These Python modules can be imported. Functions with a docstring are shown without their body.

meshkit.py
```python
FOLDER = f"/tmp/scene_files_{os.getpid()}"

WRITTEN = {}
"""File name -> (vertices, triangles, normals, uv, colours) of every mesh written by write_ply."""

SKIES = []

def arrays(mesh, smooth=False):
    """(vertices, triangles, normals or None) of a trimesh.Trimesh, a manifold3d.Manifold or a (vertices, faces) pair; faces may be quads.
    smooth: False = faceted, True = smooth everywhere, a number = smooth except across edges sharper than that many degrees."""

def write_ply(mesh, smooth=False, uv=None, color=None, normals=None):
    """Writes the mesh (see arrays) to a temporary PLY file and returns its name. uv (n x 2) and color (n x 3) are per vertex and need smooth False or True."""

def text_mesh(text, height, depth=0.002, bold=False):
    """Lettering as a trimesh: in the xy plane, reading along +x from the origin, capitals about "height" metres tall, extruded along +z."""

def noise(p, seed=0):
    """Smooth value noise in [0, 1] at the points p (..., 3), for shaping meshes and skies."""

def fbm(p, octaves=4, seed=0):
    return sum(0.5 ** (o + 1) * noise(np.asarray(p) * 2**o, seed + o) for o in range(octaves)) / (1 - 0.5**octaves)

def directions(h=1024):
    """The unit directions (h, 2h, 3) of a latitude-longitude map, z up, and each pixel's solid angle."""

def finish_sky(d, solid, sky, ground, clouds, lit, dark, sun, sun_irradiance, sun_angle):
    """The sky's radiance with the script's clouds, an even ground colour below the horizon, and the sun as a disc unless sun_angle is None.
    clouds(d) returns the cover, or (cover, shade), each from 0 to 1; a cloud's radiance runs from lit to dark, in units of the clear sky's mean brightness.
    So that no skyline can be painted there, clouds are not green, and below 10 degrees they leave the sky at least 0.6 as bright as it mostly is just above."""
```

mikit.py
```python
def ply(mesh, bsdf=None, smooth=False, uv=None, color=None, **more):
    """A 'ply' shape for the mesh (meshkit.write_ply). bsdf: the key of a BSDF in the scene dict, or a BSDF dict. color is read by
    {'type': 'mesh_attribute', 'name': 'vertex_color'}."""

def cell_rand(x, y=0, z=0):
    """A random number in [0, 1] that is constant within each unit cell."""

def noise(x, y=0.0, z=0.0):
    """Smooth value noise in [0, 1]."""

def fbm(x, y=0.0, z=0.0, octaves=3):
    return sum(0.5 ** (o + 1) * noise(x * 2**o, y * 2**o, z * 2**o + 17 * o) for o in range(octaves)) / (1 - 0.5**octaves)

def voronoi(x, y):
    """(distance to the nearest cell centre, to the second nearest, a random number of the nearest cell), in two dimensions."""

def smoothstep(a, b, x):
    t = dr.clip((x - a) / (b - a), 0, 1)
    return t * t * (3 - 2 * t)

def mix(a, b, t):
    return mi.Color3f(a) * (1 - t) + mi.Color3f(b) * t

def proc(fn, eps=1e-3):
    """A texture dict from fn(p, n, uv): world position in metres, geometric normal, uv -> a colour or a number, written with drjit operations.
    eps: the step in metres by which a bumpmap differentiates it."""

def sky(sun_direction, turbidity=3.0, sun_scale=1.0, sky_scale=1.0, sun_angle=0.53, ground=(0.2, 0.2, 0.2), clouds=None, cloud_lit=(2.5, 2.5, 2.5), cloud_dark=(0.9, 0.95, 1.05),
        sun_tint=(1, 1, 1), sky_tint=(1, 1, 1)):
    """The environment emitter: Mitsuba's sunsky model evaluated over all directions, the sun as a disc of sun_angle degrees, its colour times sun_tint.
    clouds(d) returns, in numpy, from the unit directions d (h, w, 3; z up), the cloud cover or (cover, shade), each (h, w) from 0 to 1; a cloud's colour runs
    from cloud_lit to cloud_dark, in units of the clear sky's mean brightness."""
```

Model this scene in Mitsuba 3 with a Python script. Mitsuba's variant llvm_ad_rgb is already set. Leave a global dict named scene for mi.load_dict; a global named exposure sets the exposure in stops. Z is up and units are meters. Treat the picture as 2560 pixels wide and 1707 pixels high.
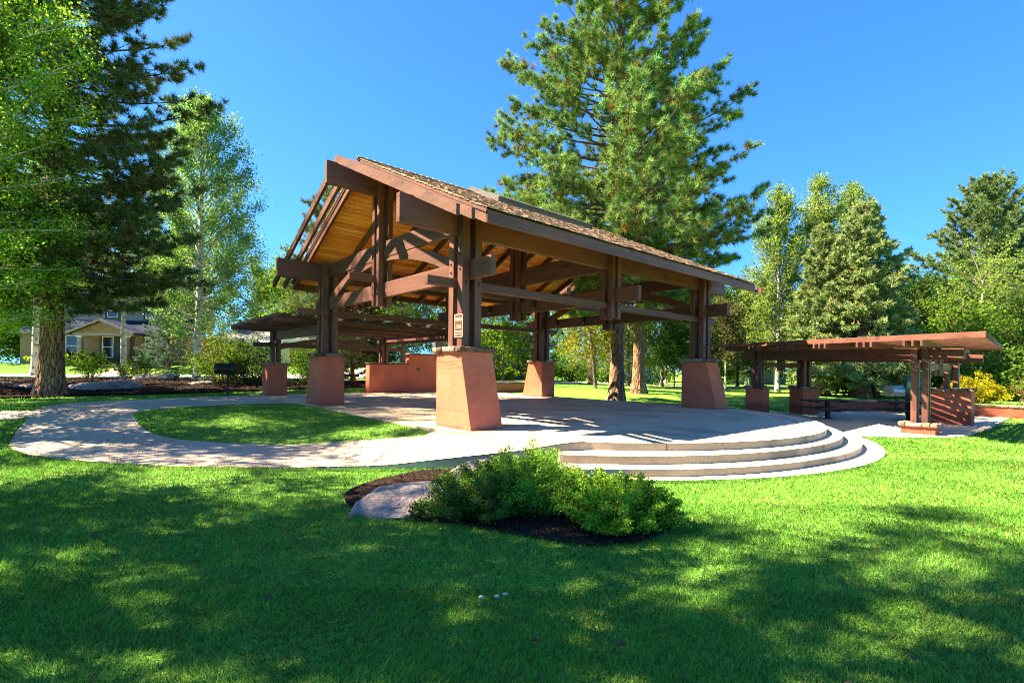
import math
import numpy as np
import trimesh
import drjit as dr
import mitsuba as mi
import mikit
import meshkit
import shapely
from shapely.geometry import Polygon, LineString, Point
from scipy.spatial import Delaunay, ConvexHull

# ---------------------------------------------------------------- camera, sky, exposure
T = mi.ScalarTransform4f
ROLL, EYE = 0.0134, 1.857
scene, labels = {}, {}
exposure = 3.15
scene['camera'] = {'type': 'perspective', 'fov': 91.69, 'fov_axis': 'x', 'principal_point_offset_y': -0.0416, 'near_clip': 0.1, 'far_clip': 3000.0,
                   'to_world': T().look_at(origin=[0, 0, EYE], target=[0, 1, EYE], up=[-math.sin(ROLL), 0, math.cos(ROLL)])}
SUN = (-0.66, 0.03, 0.75)
scene['sky'] = mikit.sky(SUN, turbidity=2.8, sun_scale=2.6, sky_scale=0.92, sky_tint=(0.38, 0.82, 1.32), sun_tint=(1.0, 0.94, 0.84), ground=(0.08, 0.12, 0.04))

# ---------------------------------------------------------------- frames
A0 = np.array([-1.1786, 12.2235])              # centre of the nearest pavilion pedestal
TH, PZ = 0.7163, 0.46                            # direction of the ridge; height of the platform
UX, VX = np.array([math.cos(TH), math.sin(TH)]), np.array([-math.sin(TH), math.cos(TH)])
L, W = 11.44, 8.958                              # pedestal spacing along and across the ridge
HV = W / 2
ROT = np.array([[UX[0], VX[0], 0], [UX[1], VX[1], 0], [0, 0, 1.0]])


def loc(p):
    """Pavilion frame (u, v, height above the platform) to the world."""
    p = np.asarray(p, float)
    return p @ ROT.T + np.array([A0[0], A0[1], PZ])


def sstep(a, b, x):
    t = np.clip((np.asarray(x, float) - a) / (b - a), 0, 1)
    return t * t * (3 - 2 * t)


def loop_z(x, y):
    """Height of the path and of the lawn inside its loop."""
    t = .22 + .1 * (np.maximum(x, -5) + 1.2) + .12 * (np.asarray(y) - 9.6)
    return .05 + .41 * np.clip((t - .05) / .41, 0, 1)


def land_z(x, y):
    x, y = np.asarray(x, float), np.asarray(y, float)
    left = sstep(-2.5, -5.0, x) * loop_z(x, y)
    wl = sstep(0, -12, x)
    mound = .12 * sstep(22, 26, y) + .30 * sstep(24.5, 30., y) + .14 * sstep(30, 36, y) + .85 * sstep(36, 41.5, y)
    backc = sstep(25, 45, y) * .62 * sstep(24, 0, x)
    back = sstep(16, 22, y) * .26 * sstep(9, 3, x) * (1 - wl) * sstep(60, 30, y)
    return np.maximum(left, np.maximum(back, (1 - wl) * backc) * (1 - wl)) + wl * mound


# ---------------------------------------------------------------- mesh building
class MB:
    def __init__(s):
        s.v, s.f, s.t, s.c, s.n = [], [], [], [], 0

    def add(s, v, f, uv=(.5, .5), col=None):
        v, f = np.asarray(v, float), np.asarray(f, int)
        if f.shape[1] == 4:
            f = np.vstack([f[:, [0, 1, 2]], f[:, [0, 2, 3]]])
        s.v.append(v)
        s.f.append(f + s.n)
        uv = np.asarray(uv, float)
        s.t.append(np.broadcast_to(uv, (len(v), 2)))
        if col is not None:
            s.c.append(np.broadcast_to(np.asarray(col, float), (len(v), 3)))
        s.n += len(v)
        return s

    def shape(s, mat, smooth=False):
        v, f = np.vstack(s.v), np.vstack(s.f)
        col = np.vstack(s.c) if s.c else None
        if smooth not in (True, False):
            return mikit.ply((v, f), mat, smooth=smooth)
        return mikit.ply((v, f), mat, smooth=smooth, uv=np.vstack(s.t), color=col)


def numbered(name):
    k, i = name, 0
    while k in used:
        i += 1
        k = f'{name}_{i:03d}'
    used.add(k)
    return k


used = set()


def tag(key, label=None, cat=None, group=None, kind=None):
    labels[key] = {a: b for a, b in (('label', label), ('category', cat), ('group', group), ('kind', kind)) if b}
    return key


def thing(name, label, cat, group=None):
    return tag(numbered(name), label, cat, group)


def put(name, mesh, mat, parent=None, smooth=False):
    key = numbered(f'{parent}__{name}' if parent else name)
    scene[key] = mesh.shape(mat, smooth) if isinstance(mesh, MB) else mikit.ply(mesh, mat, smooth=smooth)
    return key


def _canon():
    pts, c = [], .2
    for sx in (-1, 1):
        for sy in (-1, 1):
            for sz in (-1, 1):
                for ax in range(3):
                    p = np.array([sx, sy, sz], float)
                    p[[i for i in range(3) if i != ax]] *= 1 - c
                    pts.append(p)
    pts = np.array(pts)
    h = ConvexHull(pts)
    f = h.simplices.copy()
    for i, (s, eq) in enumerate(zip(f, h.equations)):
        if np.dot(np.cross(pts[s[1]] - pts[s[0]], pts[s[2]] - pts[s[0]]), eq[:3]) < 0:
            f[i] = s[::-1]
    return f


CHF = _canon()
CHS = np.array([[sx, sy, sz] for sx in (-1, 1) for sy in (-1, 1) for sz in (-1, 1) for ax in range(3)], float)
CHM = np.array([[float(i != ax) for i in range(3)] for _ in range(8) for ax in range(3)])
BOXF = np.array([[0, 1, 3, 2], [4, 6, 7, 5], [0, 4, 5, 1], [2, 3, 7, 6], [0, 2, 6, 4], [1, 5, 7, 3]])


def cbox(x0, x1, y0, y1, z0, z1, c=.008):
    """A box with chamfered edges: vertices, triangles."""
    half = np.array([x1 - x0, y1 - y0, z1 - z0]) / 2
    mid = np.array([x0 + x1, y0 + y1, z0 + z1]) / 2
    c = min(c, half.min() * .8)
    return mid + CHS * (half - c * CHM), CHF


def pbox(x0, x1, y0, y1, z0, z1):
    v = np.array([[x, y, z] for x in (x0, x1) for y in (y0, y1) for z in (z0, z1)], float)
    return v, BOXF


def tube(P, r, sides=6, cap=True):
    P = np.asarray(P, float)
    r = np.broadcast_to(r, (len(P),))
    t = np.gradient(P, axis=0)
    t /= np.linalg.norm(t, axis=1, keepdims=True) + 1e-12
    ref = np.array([0, 0, 1.]) if abs(t[:, 2]).mean() < .8 else np.array([1., 0, 0])
    a = np.cross(t, ref)
    a /= np.linalg.norm(a, axis=1, keepdims=True) + 1e-12
    b = np.cross(t, a)
    ang = np.arange(sides) * 2 * np.pi / sides
    v = (P[:, None] + r[:, None, None] * (np.cos(ang)[None, :, None] * a[:, None] + np.sin(ang)[None, :, None] * b[:, None])).reshape(-1, 3)
    n = len(P)
    i, j = np.meshgrid(np.arange(n - 1), np.arange(sides), indexing='ij')
    q = np.stack([i * sides + j, (i + 1) * sides + j, (i + 1) * sides + (j + 1) % sides, i * sides + (j + 1) % sides], -1).reshape(-1, 4)
    f = np.vstack([q[:, [0, 1, 2]], q[:, [0, 2, 3]]])
    if cap:
        v = np.vstack([v, P[:1], P[-1:]])
        k = np.arange(sides)
        f = np.vstack([f, np.stack([k, (k + 1) % sides, k * 0 + n * sides], 1), np.stack([(k + 1) % sides, k, k * 0 + n * sides + 1], 1) + np.array([(n - 1) * sides, (n - 1) * sides, 0])])
    return v, f


def prism(poly2, lo, hi, frame):
    """A polygon (list of 2-D points) extruded; frame(a, b, t) gives the 3-D point."""
    p = np.asarray(poly2, float)
    n = len(p)
    tri = trimesh.creation.triangulate_polygon(Polygon(p), engine='earcut')
    v2, f2 = tri
    lut = [int(np.argmin(((p - q) ** 2).sum(1))) for q in v2]
    f2 = np.array([[lut[i] for i in t] for t in f2])
    v = np.array([frame(a, b, lo) for a, b in p] + [frame(a, b, hi) for a, b in p])
    k = np.arange(n)
    side = np.stack([k, (k + 1) % n, (k + 1) % n + n, k + n], 1)
    f = np.vstack([f2[:, ::-1], f2 + n, side[:, [0, 1, 2]], side[:, [0, 2, 3]]])
    m = trimesh.Trimesh(v, f, process=False)
    if m.volume < 0:
        f = f[:, ::-1]
    return v, f


def sheet(poly, step, zfun, skirt=0.0, jitter=0):
    """A polygon triangulated on a grid and laid on zfun(x, y), with a skirt downwards."""
    vs, fs, n = [], [], 0
    polys = [g for g in getattr(poly, 'geoms', [poly]) if g.area > 1e-6]
    for g in polys:
        rings = [np.asarray(r.segmentize(step).coords)[:-1] for r in [g.exterior, *g.interiors]]
        x0, y0, x1, y1 = g.bounds
        gx, gy = np.meshgrid(np.arange(x0, x1, step), np.arange(y0, y1, step))
        q = np.stack([gx.ravel(), gy.ravel()], 1)
        inner = g.buffer(-step * .4)
        if not inner.is_empty:
            q = q[shapely.contains_xy(inner, q[:, 0], q[:, 1])]
        else:
            q = q[:0]
        pts = np.vstack(rings + [q])
        tri = Delaunay(pts).simplices
        cen = pts[tri].mean(1)
        tri = tri[shapely.contains_xy(g, cen[:, 0], cen[:, 1])]
        a = pts[tri]
        cr = np.cross(a[:, 1] - a[:, 0], a[:, 2] - a[:, 0])
        tri[cr < 0] = tri[cr < 0][:, ::-1]
        z = zfun(pts[:, 0], pts[:, 1])
        vs.append(np.c_[pts, z])
        fs.append(tri + n)
        n += len(pts)
        if skirt:
            for r in rings:
                rz = zfun(r[:, 0], r[:, 1])
                k = np.arange(len(r))
                vs.append(np.vstack([np.c_[r, rz], np.c_[r, rz - skirt]]))
                q4 = np.stack([k, (k + 1) % len(r), (k + 1) % len(r) + len(r), k + len(r)], 1)
                ccw = Polygon(r).exterior.is_ccw
                hole = r is not rings[0]
                if ccw == (not hole):
                    q4 = q4[:, ::-1]
                fs.append(np.vstack([q4[:, [0, 1, 2]], q4[:, [0, 2, 3]]]) + n)
                n += 2 * len(r)
    return np.vstack(vs), np.vstack(fs)


def flat(z):
    return lambda x, y: np.full(len(x), float(z))


# ---------------------------------------------------------------- materials
nz, fb, ss_, mix = mikit.noise, mikit.fbm, mikit.smoothstep, mikit.mix


def grain_dir(p, flag):
    u = (p.x - A0[0]) * UX[0] + (p.y - A0[1]) * UX[1]
    v = (p.x - A0[0]) * VX[0] + (p.y - A0[1]) * VX[1]
    al = dr.select(flag < .25, u, dr.select(flag < .75, v, p.z))
    c1 = dr.select(flag < .25, v, u)
    c2 = dr.select(flag < .75, p.z, v)
    return al, c1, c2


def wood_col(p, n, uv):
    al, c1, c2 = grain_dir(p, uv.y)
    g = nz(al * 2.2, c1 * 55, c2 * 55)
    b = fb(al * .8 + uv.x * 31, c1 * 4, c2 * 4, 3)
    knot = ss_(.80, .86, nz(al * 3.1 + 7 * uv.x, c1 * 6, c2 * 6))
    t = .50 + .52 * g + .50 * b + .34 * (uv.x - .5)
    return mix((.080, .032, .023), (.124, .055, .041), b) * t * (1 - .35 * knot)


def cedar_col(p, n, uv):
    al, c1, c2 = grain_dir(p, mi.Float(0))
    g = nz(al * 2.5, c1 * 50, c2 * 50)
    b = fb(al * .5 + 47 * uv.x, c1 * 2, c2 * 2, 3)
    knot = ss_(.90, .93, nz(al * 5.2 + 40 * uv.x, c1 * 14, c2 * 14))
    return mix((.86, .235, .03), (.96, .38, .075), uv.x) * (.62 + .3 * g + .22 * b + .22 * uv.x) * (1 - .5 * knot)


def stucco_col(p, n, uv):
    b = fb(p.x * 1.3, p.y * 1.3, p.z * 1.3, 3)
    f = nz(p.x * 38, p.y * 38, p.z * 38)
    drip = fb(p.x * 5, p.y * 5, p.z * .7, 2)
    a = p.x * 7.3 + p.y * 6.1
    d1, d2, r = mikit.voronoi(a + 1.4 * b, p.z * 6.5 + 1.2 * b)
    crack = (1 - ss_(.0, .07, d2 - d1)) * ss_(.45, .6, nz(a * 1.1, p.z * 2.3, 3.0))
    dirt = (1 - ss_(.0, .16, p.z - PZ + .08 * nz(p.x * 9, p.y * 9, 2))) * .35
    return mix((.42, .115, .066), (.53, .17, .102), b) * (.78 + .16 * f + .22 * drip) * (1 - .35 * crack) * (1 - dirt)


def stucco_h(p, n, uv):
    a = p.x * 7.3 + p.y * 6.1
    w = fb(p.x * 9, p.y * 9, p.z * 9, 3)
    d1, d2, r = mikit.voronoi(a * 1.0 + 1.4 * w, p.z * 6.5 + 1.2 * w)
    crack = 1 - ss_(.0, .10, d2 - d1)
    gate = ss_(.45, .6, nz(a * 1.1, p.z * 2.3, 3.0))
    return w * .012 + nz(p.x * 60, p.y * 60, p.z * 60) * .0016 - crack * gate * .012


def stone_col(p, n, uv):
    b = fb(p.x * 6, p.y * 6, p.z * 6, 4)
    f = nz(p.x * 70, p.y * 70, p.z * 70)
    base = mix(mix((.075, .052, .040), (.27, .175, .12), ss_(.2, .8, uv.x)), (.20, .175, .15), ss_(.7, .95, uv.y))
    return base * (.5 + .75 * b + .3 * f)


def stone_h(p, n, uv):
    return fb(p.x * 14, p.y * 14, p.z * 14, 4) * .03


def conc_col(p, n, uv):
    b = fb(p.x * .45, p.y * .45, 0, 3)
    m = fb(p.x * 2.3, p.y * 2.3, 5, 3)
    f = nz(p.x * 90, p.y * 90, p.z * 90)
    dark = ss_(.56, .74, fb(p.x * .9 + 9, p.y * .9, 2, 3))
    c = mix((.36, .30, .20), (.48, .41, .295), b) * (.74 + .24 * m + .16 * f)
    return c * (1 - .28 * dark) * (.94 + .12 * uv.x)


def plank_uv(p):
    u = (p.x - A0[0]) * UX[0] + (p.y - A0[1]) * UX[1]
    v = (p.x - A0[0]) * VX[0] + (p.y - A0[1]) * VX[1]
    row = dr.floor(v / .3)
    off = mikit.cell_rand(row, 3) * 1.9
    fv = v / .3 - row
    q = (u + off) / 1.9
    fu = q - dr.floor(q)
    ev = dr.minimum(fv, 1 - fv) * .3
    eu = dr.minimum(fu, 1 - fu) * 1.9
    return u, v, dr.minimum(ev, eu), row


def stamp_h(p, n, uv):
    u, v, e, row = plank_uv(p)
    j = 1 - ss_(.0, .012, e)
    return -j * .006 * ss_(.3, .55, nz(u * .6, v * .6, 2)) + nz(u * 1.6, v * 40) * .0015 + fb(p.x * 3, p.y * 3, 0, 3) * .006


def path_col(p, n, uv):
    u, v, e, row = plank_uv(p)
    j = (1 - ss_(.003, .02, e)) * ss_(.28, .5, nz(u * .9, v * .9, 4))
    b = fb(p.x * .6, p.y * .6, 0, 3)
    g = nz(u * 1.5, v * 34)
    m = fb(p.x * 3, p.y * 3, 3, 3)
    f = nz(p.x * 80, p.y * 80)
    c = mix((.275, .24, .19), (.39, .34, .27), b) * (.72 + .14 * g + .2 * m + .12 * f)
    return c * (1 - .62 * j) * (.93 + .14 * uv.x)


def floor_col(p, n, uv):
    u, v, e, row = plank_uv(p)
    apron = dr.maximum(ss_(-.2, -.9, u), ss_(-1.2, -2.2, v))
    j = (1 - ss_(.003, .016, e)) * ss_(.30, .55, nz(u * .9, v * .9, 4)) * (.12 + .88 * apron)
    stain = ss_(.55, .75, fb(p.x * .5 + 3, p.y * .5, 6, 3))
    return conc_col(p, n, uv) * (1 - .5 * j) * (1 - .22 * stain)


def lawn_col(p, n, uv):
    b = fb(p.x * .35, p.y * .35, 0, 3)
    m = fb(p.x * 2.1, p.y * 2.1, 1, 3)
    f = nz(p.x * 22, p.y * 22, 2)
    g = nz(p.x * 75, p.y * 75, 1)
    dry = ss_(.60, .78, fb(p.x * .8 + 5, p.y * .8, 3, 3)) * .35
    c = mix((.055, .155, .018), (.14, .29, .045), b * .6 + m * .5)
    return mix(c, (.20, .22, .05), dry) * (.5 + .5 * f + .45 * g)


def lawn_h(p, n, uv):
    return nz(p.x * 30, p.y * 30) * .03 + nz(p.x * 9, p.y * 9, 4) * .03


def mulch_col(p, n, uv):
    f = nz(p.x * 30, p.y * 60)
    g = nz(p.x * 70 + 9, p.y * 25)
    b = fb(p.x * .7, p.y * .7, 2, 3)
    return mix((.010, .007, .006), (.045, .029, .022), f * g * 1.4) * (.6 + .8 * b)


def mulch_h(p, n, uv):
    return nz(p.x * 24, p.y * 48) * .03 + nz(p.x * 60, p.y * 20) * .015


def rock_col(p, n, uv):
    b = fb(p.x * 2.2, p.y * 2.2, p.z * 2.2, 4)
    m = fb(p.x * 9 + 3, p.y * 9, p.z * 9, 3)
    f = nz(p.x * 60, p.y * 60, p.z * 60)
    lich = ss_(.6, .72, fb(p.x * 5 + 8, p.y * 5, p.z * 5, 3))
    c = mix((.10, .085, .082), (.34, .285, .265), b) * (.45 + .7 * m + .3 * f)
    return mix(c, (.34, .33, .27), lich * .4)


def rock_h(p, n, uv):
    return fb(p.x * 5, p.y * 5, p.z * 5, 5) * .10 + fb(p.x * 26, p.y * 26, p.z * 26, 3) * .03


def bark_col(p, n, uv):
    # ponderosa plates: long upright cells with dark furrows
    a = dr.atan2(n.y, n.x)
    w = fb(p.x * 3, p.y * 3, p.z * 1.2, 3)
    s = uv.x * 9 + w * 2
    d1, d2, r = mikit.voronoi(s, p.z * 1.7 + w * 2)
    fur = 1 - ss_(.02, .22, d2 - d1)
    f = nz(p.x * 40, p.y * 40, p.z * 18)
    c = mix((.23, .125, .078), (.36, .225, .155), r) * (.65 + .55 * f)
    return mix(c, (.028, .018, .014), fur * .85)


def bark_h(p, n, uv):
    w = fb(p.x * 3, p.y * 3, p.z * 1.2, 3)
    d1, d2, r = mikit.voronoi(uv.x * 9 + w * 2, p.z * 1.7 + w * 2)
    return ss_(.0, .3, d2 - d1) * .05 + nz(p.x * 30, p.y * 30, p.z * 12) * .012


def birch_col(p, n, uv):
    w = nz(p.x * 8, p.y * 8, p.z * 3)
    band = ss_(.68, .80, nz(uv.x * 5 + w, p.z * 9, 2)) * ss_(.35, .5, nz(uv.x * 3, p.z * 1.4, 7))
    scar = ss_(.80, .86, nz(uv.x * 4, p.z * 2.4, 11))
    f = nz(p.x * 30, p.y * 30, p.z * 30)
    return mix((.52, .52, .46), (.66, .64, .57), w) * (.8 + .25 * f) * (1 - .78 * dr.maximum(band, scar))


def shake_col(p, n, uv):
    u = (p.x - A0[0]) * UX[0] + (p.y - A0[1]) * UX[1]
    g = nz(u * 90, p.z * 5, uv.x * 13)
    f = fb(p.x * 4, p.y * 4, p.z * 4, 2)
    base = mix(mix((.13, .074, .050), (.36, .225, .155), uv.x), (.36, .26, .20), uv.y)
    moss = ss_(.70, .85, fb(p.x * 1.7 + 3, p.y * 1.7, p.z * 1.7, 3)) * .2
    return mix(base * (.58 + .5 * g + .3 * f), (.13, .13, .06), moss)


def slate_col(p, n, uv):
    row = dr.floor(p.z / .16)
    c = mikit.cell_rand(dr.floor(p.x / .3 + .5 * row), row, dr.floor(p.y))
    return mi.Color3f(.020, .028, .055) * (.7 + .6 * c)


def asphalt_col(p, n, uv):
    return mi.Color3f(.33, .32, .30) * (.8 + .2 * fb(p.x, p.y, 0, 3) + .12 * nz(p.x * 20, p.y * 20))


def bsdf(name, fn, rough=.8, h=None, hs=1.0, eps=2e-3, spec=.3, **kw):
    b = {'type': 'principled', 'base_color': mikit.proc(fn) if callable(fn) else {'type': 'rgb', 'value': list(fn)}, 'roughness': rough, 'specular': spec, **kw}
    if h:
        b = {'type': 'bumpmap', 'arbitrary': mikit.proc(h, eps), 'scale': hs, 'bsdf': b}
    scene[name] = {'type': 'twosided', 'bsdf': b}
    return name


bsdf('stained_wood', wood_col, .55, spec=.35)
bsdf('cedar', cedar_col, .5)
bsdf('stucco', stucco_col, .9, stucco_h, 1.0, 4e-3, spec=.2)
bsdf('field_stone', stone_col, .85, stone_h, 1.0)
bsdf('concrete', conc_col, .75, spec=.3)
bsdf('floor_concrete', floor_col, .7, spec=.3)
bsdf('stamped_concrete', path_col, .7, stamp_h, 1.0, 2e-3)
bsdf('lawn_ground', lawn_col, .9, lawn_h, 1.0, 4e-3, spec=.1)
bsdf('mulch', mulch_col, .95, mulch_h, 1.0, 3e-3, spec=.1)
bsdf('rock', rock_col, .85, rock_h, 1.0, 4e-3)
bsdf('pine_bark', bark_col, .9, bark_h, 1.0, 5e-3, spec=.1)
bsdf('birch_bark', birch_col, .75)
bsdf('cedar_shake', shake_col, .8)
bsdf('dark_shingle', slate_col, .95, spec=.03)
bsdf('asphalt', asphalt_col, .85)
for n_, c_, r_, k_ in (('black_metal', (.012, .012, .014), .45, {}), ('grey_paint', (.10, .10, .10), .5, {}), ('flashing', (.11, .11, .112), .8, {'specular': .1}), ('steel', (.40, .40, .40), .48, {'metallic': .9}),
                       ('dark_glass', (.012, .014, .016), .06, {'specular': .6}), ('window_glass', (.02, .025, .028), .05, {'specular': .7}), ('white_paint', (.74, .74, .72), .5, {}), ('tan_siding', (.22, .16, .08), .7, {}), ('grey_siding', (.105, .135, .15), .7, {}),
                       ('upper_siding', (.26, .24, .22), .7, {}), ('trim_dark', (.055, .06, .06), .6, {}), ('door_red', (.10, .018, .014), .4, {}), ('roof_grey', (.11, .12, .135), .8, {}), ('sign_brown', (.095, .036, .018), .6, {}), ('sign_white', (.58, .50, .36), .6, {}),
                       ('green_plastic', (.008, .045, .035), .45, {}), ('plaza_dark', (.03, .024, .02), .6, {}), ('tan_wall', (.42, .30, .12), .7, {}), ('teal_glass', (.02, .07, .085), .15, {}), ('rope', (.23, .19, .14), .8, {}), ('brass', (.6, .45, .15), .3, {'metallic': .8}), ('limb_bark', (.11, .075, .055), .9, {}),
                       ('grey_bark', (.15, .125, .105), .9, {}), ('twig_brown', (.07, .045, .03), .9, {}), ('fluff', (.42, .40, .34), .9, {}), ('joint_dark', (.05, .042, .035), .9, {})):
    kk = dict(k_)
    bsdf(n_, c_, r_, spec=kk.pop('specular', .3), **kk)
VC = {'type': 'mesh_attribute', 'name': 'vertex_color'}
scene['leaf'] = {'type': 'principledthin', 'base_color': VC, 'roughness': .55, 'diff_trans': 1.05, 'eta': 1.4}
scene['needle'] = {'type': 'principledthin', 'base_color': VC, 'roughness': .5, 'diff_trans': .45, 'eta': 1.4}
scene['blade'] = {'type': 'principledthin', 'base_color': VC, 'roughness': .6, 'diff_trans': .8, 'eta': 1.35}
scene['chip'] = {'type': 'twosided', 'bsdf': {'type': 'diffuse', 'reflectance': VC}}

# ---------------------------------------------------------------- ground
STEP_C = np.array([2.33, 16.72])


def arc(r, a0, a1, n=60, grow=0.0):
    a = np.radians(np.linspace(a0, a1, n))
    rr = r + grow * np.clip((np.radians(-60) - a) / np.radians(40), 0, 1)
    return np.stack([STEP_C[0] + rr * np.cos(a), STEP_C[1] + rr * np.sin(a)], 1)


uvw = lambda a, b: loc([a, b, 0])[:2]
front = arc(7.0, -96.5, 3.0)
plat_ring = [*front.tolist(), uvw(12.15, -1.3), uvw(12.15, 16.5), uvw(-.9, 16.75), (-12.5, 24.15), (-8.47, 19.09), (-6.58, 17.02), (-4.68, 14.61), (-2.82, 12.61), (-1.52, 11.22)]
platform = Polygon(plat_ring).buffer(0)
loop_out = [(1.54, 9.765), (.17, 9.37), (-1.17, 9.27), (-2.55, 9.15), (-3.8, 8.93), (-4.9, 8.85), (-6.1, 8.86), (-7.38, 9.08), (-8.67, 9.43), (-9.53, 9.82), (-10.44, 10.4), (-11.08, 10.95), (-12.07, 12.1), (-13.22, 13.55), (-14.5, 15.2), (-15.4, 16.6),
            (-15.75, 17.8), (-15.4, 18.85), (-14.6, 20.3), (-13.7, 22.2), (-13.0, 23.3), (-12.5, 24.15), (-6, 20), (0, 14)]
island_ring = [(-11.05, 14.46), (-9.95, 13.25), (-9.0, 12.35), (-8.11, 11.82), (-7.0, 11.55), (-5.93, 11.45), (-4.61, 11.40), (-3.11, 11.27), (-1.54, 11.2), (-2.82, 12.61), (-4.68, 14.61), (-6.58, 17.02), (-7.6, 18.3), (-8.47, 18.95), (-9.3, 18.75), (-10.02, 17.92), (-10.9, 16.6), (-11.25, 15.4)]


def smooth_ring(r, it=2):
    r = np.asarray(r, float)
    for _ in range(it):
        q = np.roll(r, -1, 0)
        r = np.stack([.75 * r + .25 * q, .25 * r + .75 * q], 1).reshape(-1, 2)
    return r


island = Polygon(smooth_ring(island_ring, 1)).buffer(0).difference(platform)
path_poly = Polygon(loop_out).buffer(0).difference(island).difference(platform)
path_poly = max(getattr(path_poly, 'geoms', [path_poly]), key=lambda g: g.area)
slab4 = Polygon([*arc(8.2, -92, -2, grow=.12).tolist(), tuple(STEP_C)]).difference(platform)
patio_ring = [(9.7, 14.55), (10.1, 14.72), (11.8, 14.72), (13.2, 14.9), (14.1, 15.3), (15.5, 16.4), (17.5, 18.1), (21.9, 21.9), (22.4, 22.3), (21.2, 23.3), (19.0, 25.2), (16.7, 25.4), (15.6, 24.6), (14.4, 24.0), (13.0, 23.9), (11.9, 23.3), (10.6, 23.9), (9.4, 23.0), (8.6, 20.5), (9.0, 17.5), (9.55, 16.1)]
patio = Polygon(patio_ring).buffer(0).difference(platform).difference(slab4)
side_walk = LineString([(-13.6, 14.15), (-16.5, 13.7), (-22, 13.1), (-30, 12.6)]).buffer(.62, cap_style=2).difference(path_poly)
bed_ring = smooth_ring([(-2.45, 7.5), (-2.3, 6.8), (-1.85, 6.2), (-1.3, 6.0), (-.9, 6.0), (-.45, 5.80), (.07, 5.56), (.52, 5.30), (.88, 5.20), (1.32, 5.30), (1.78, 5.62), (2.02, 5.98), (2.2, 6.6), (2.3, 7.6), (2.2, 8.35), (1.4, 8.55), (.8, 9.0), (.1, 9.3), (-1.2, 9.2), (-2.0, 8.6)], 2)
bed = Polygon(bed_ring).buffer(0).difference(path_poly).difference(platform).difference(slab4)
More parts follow.
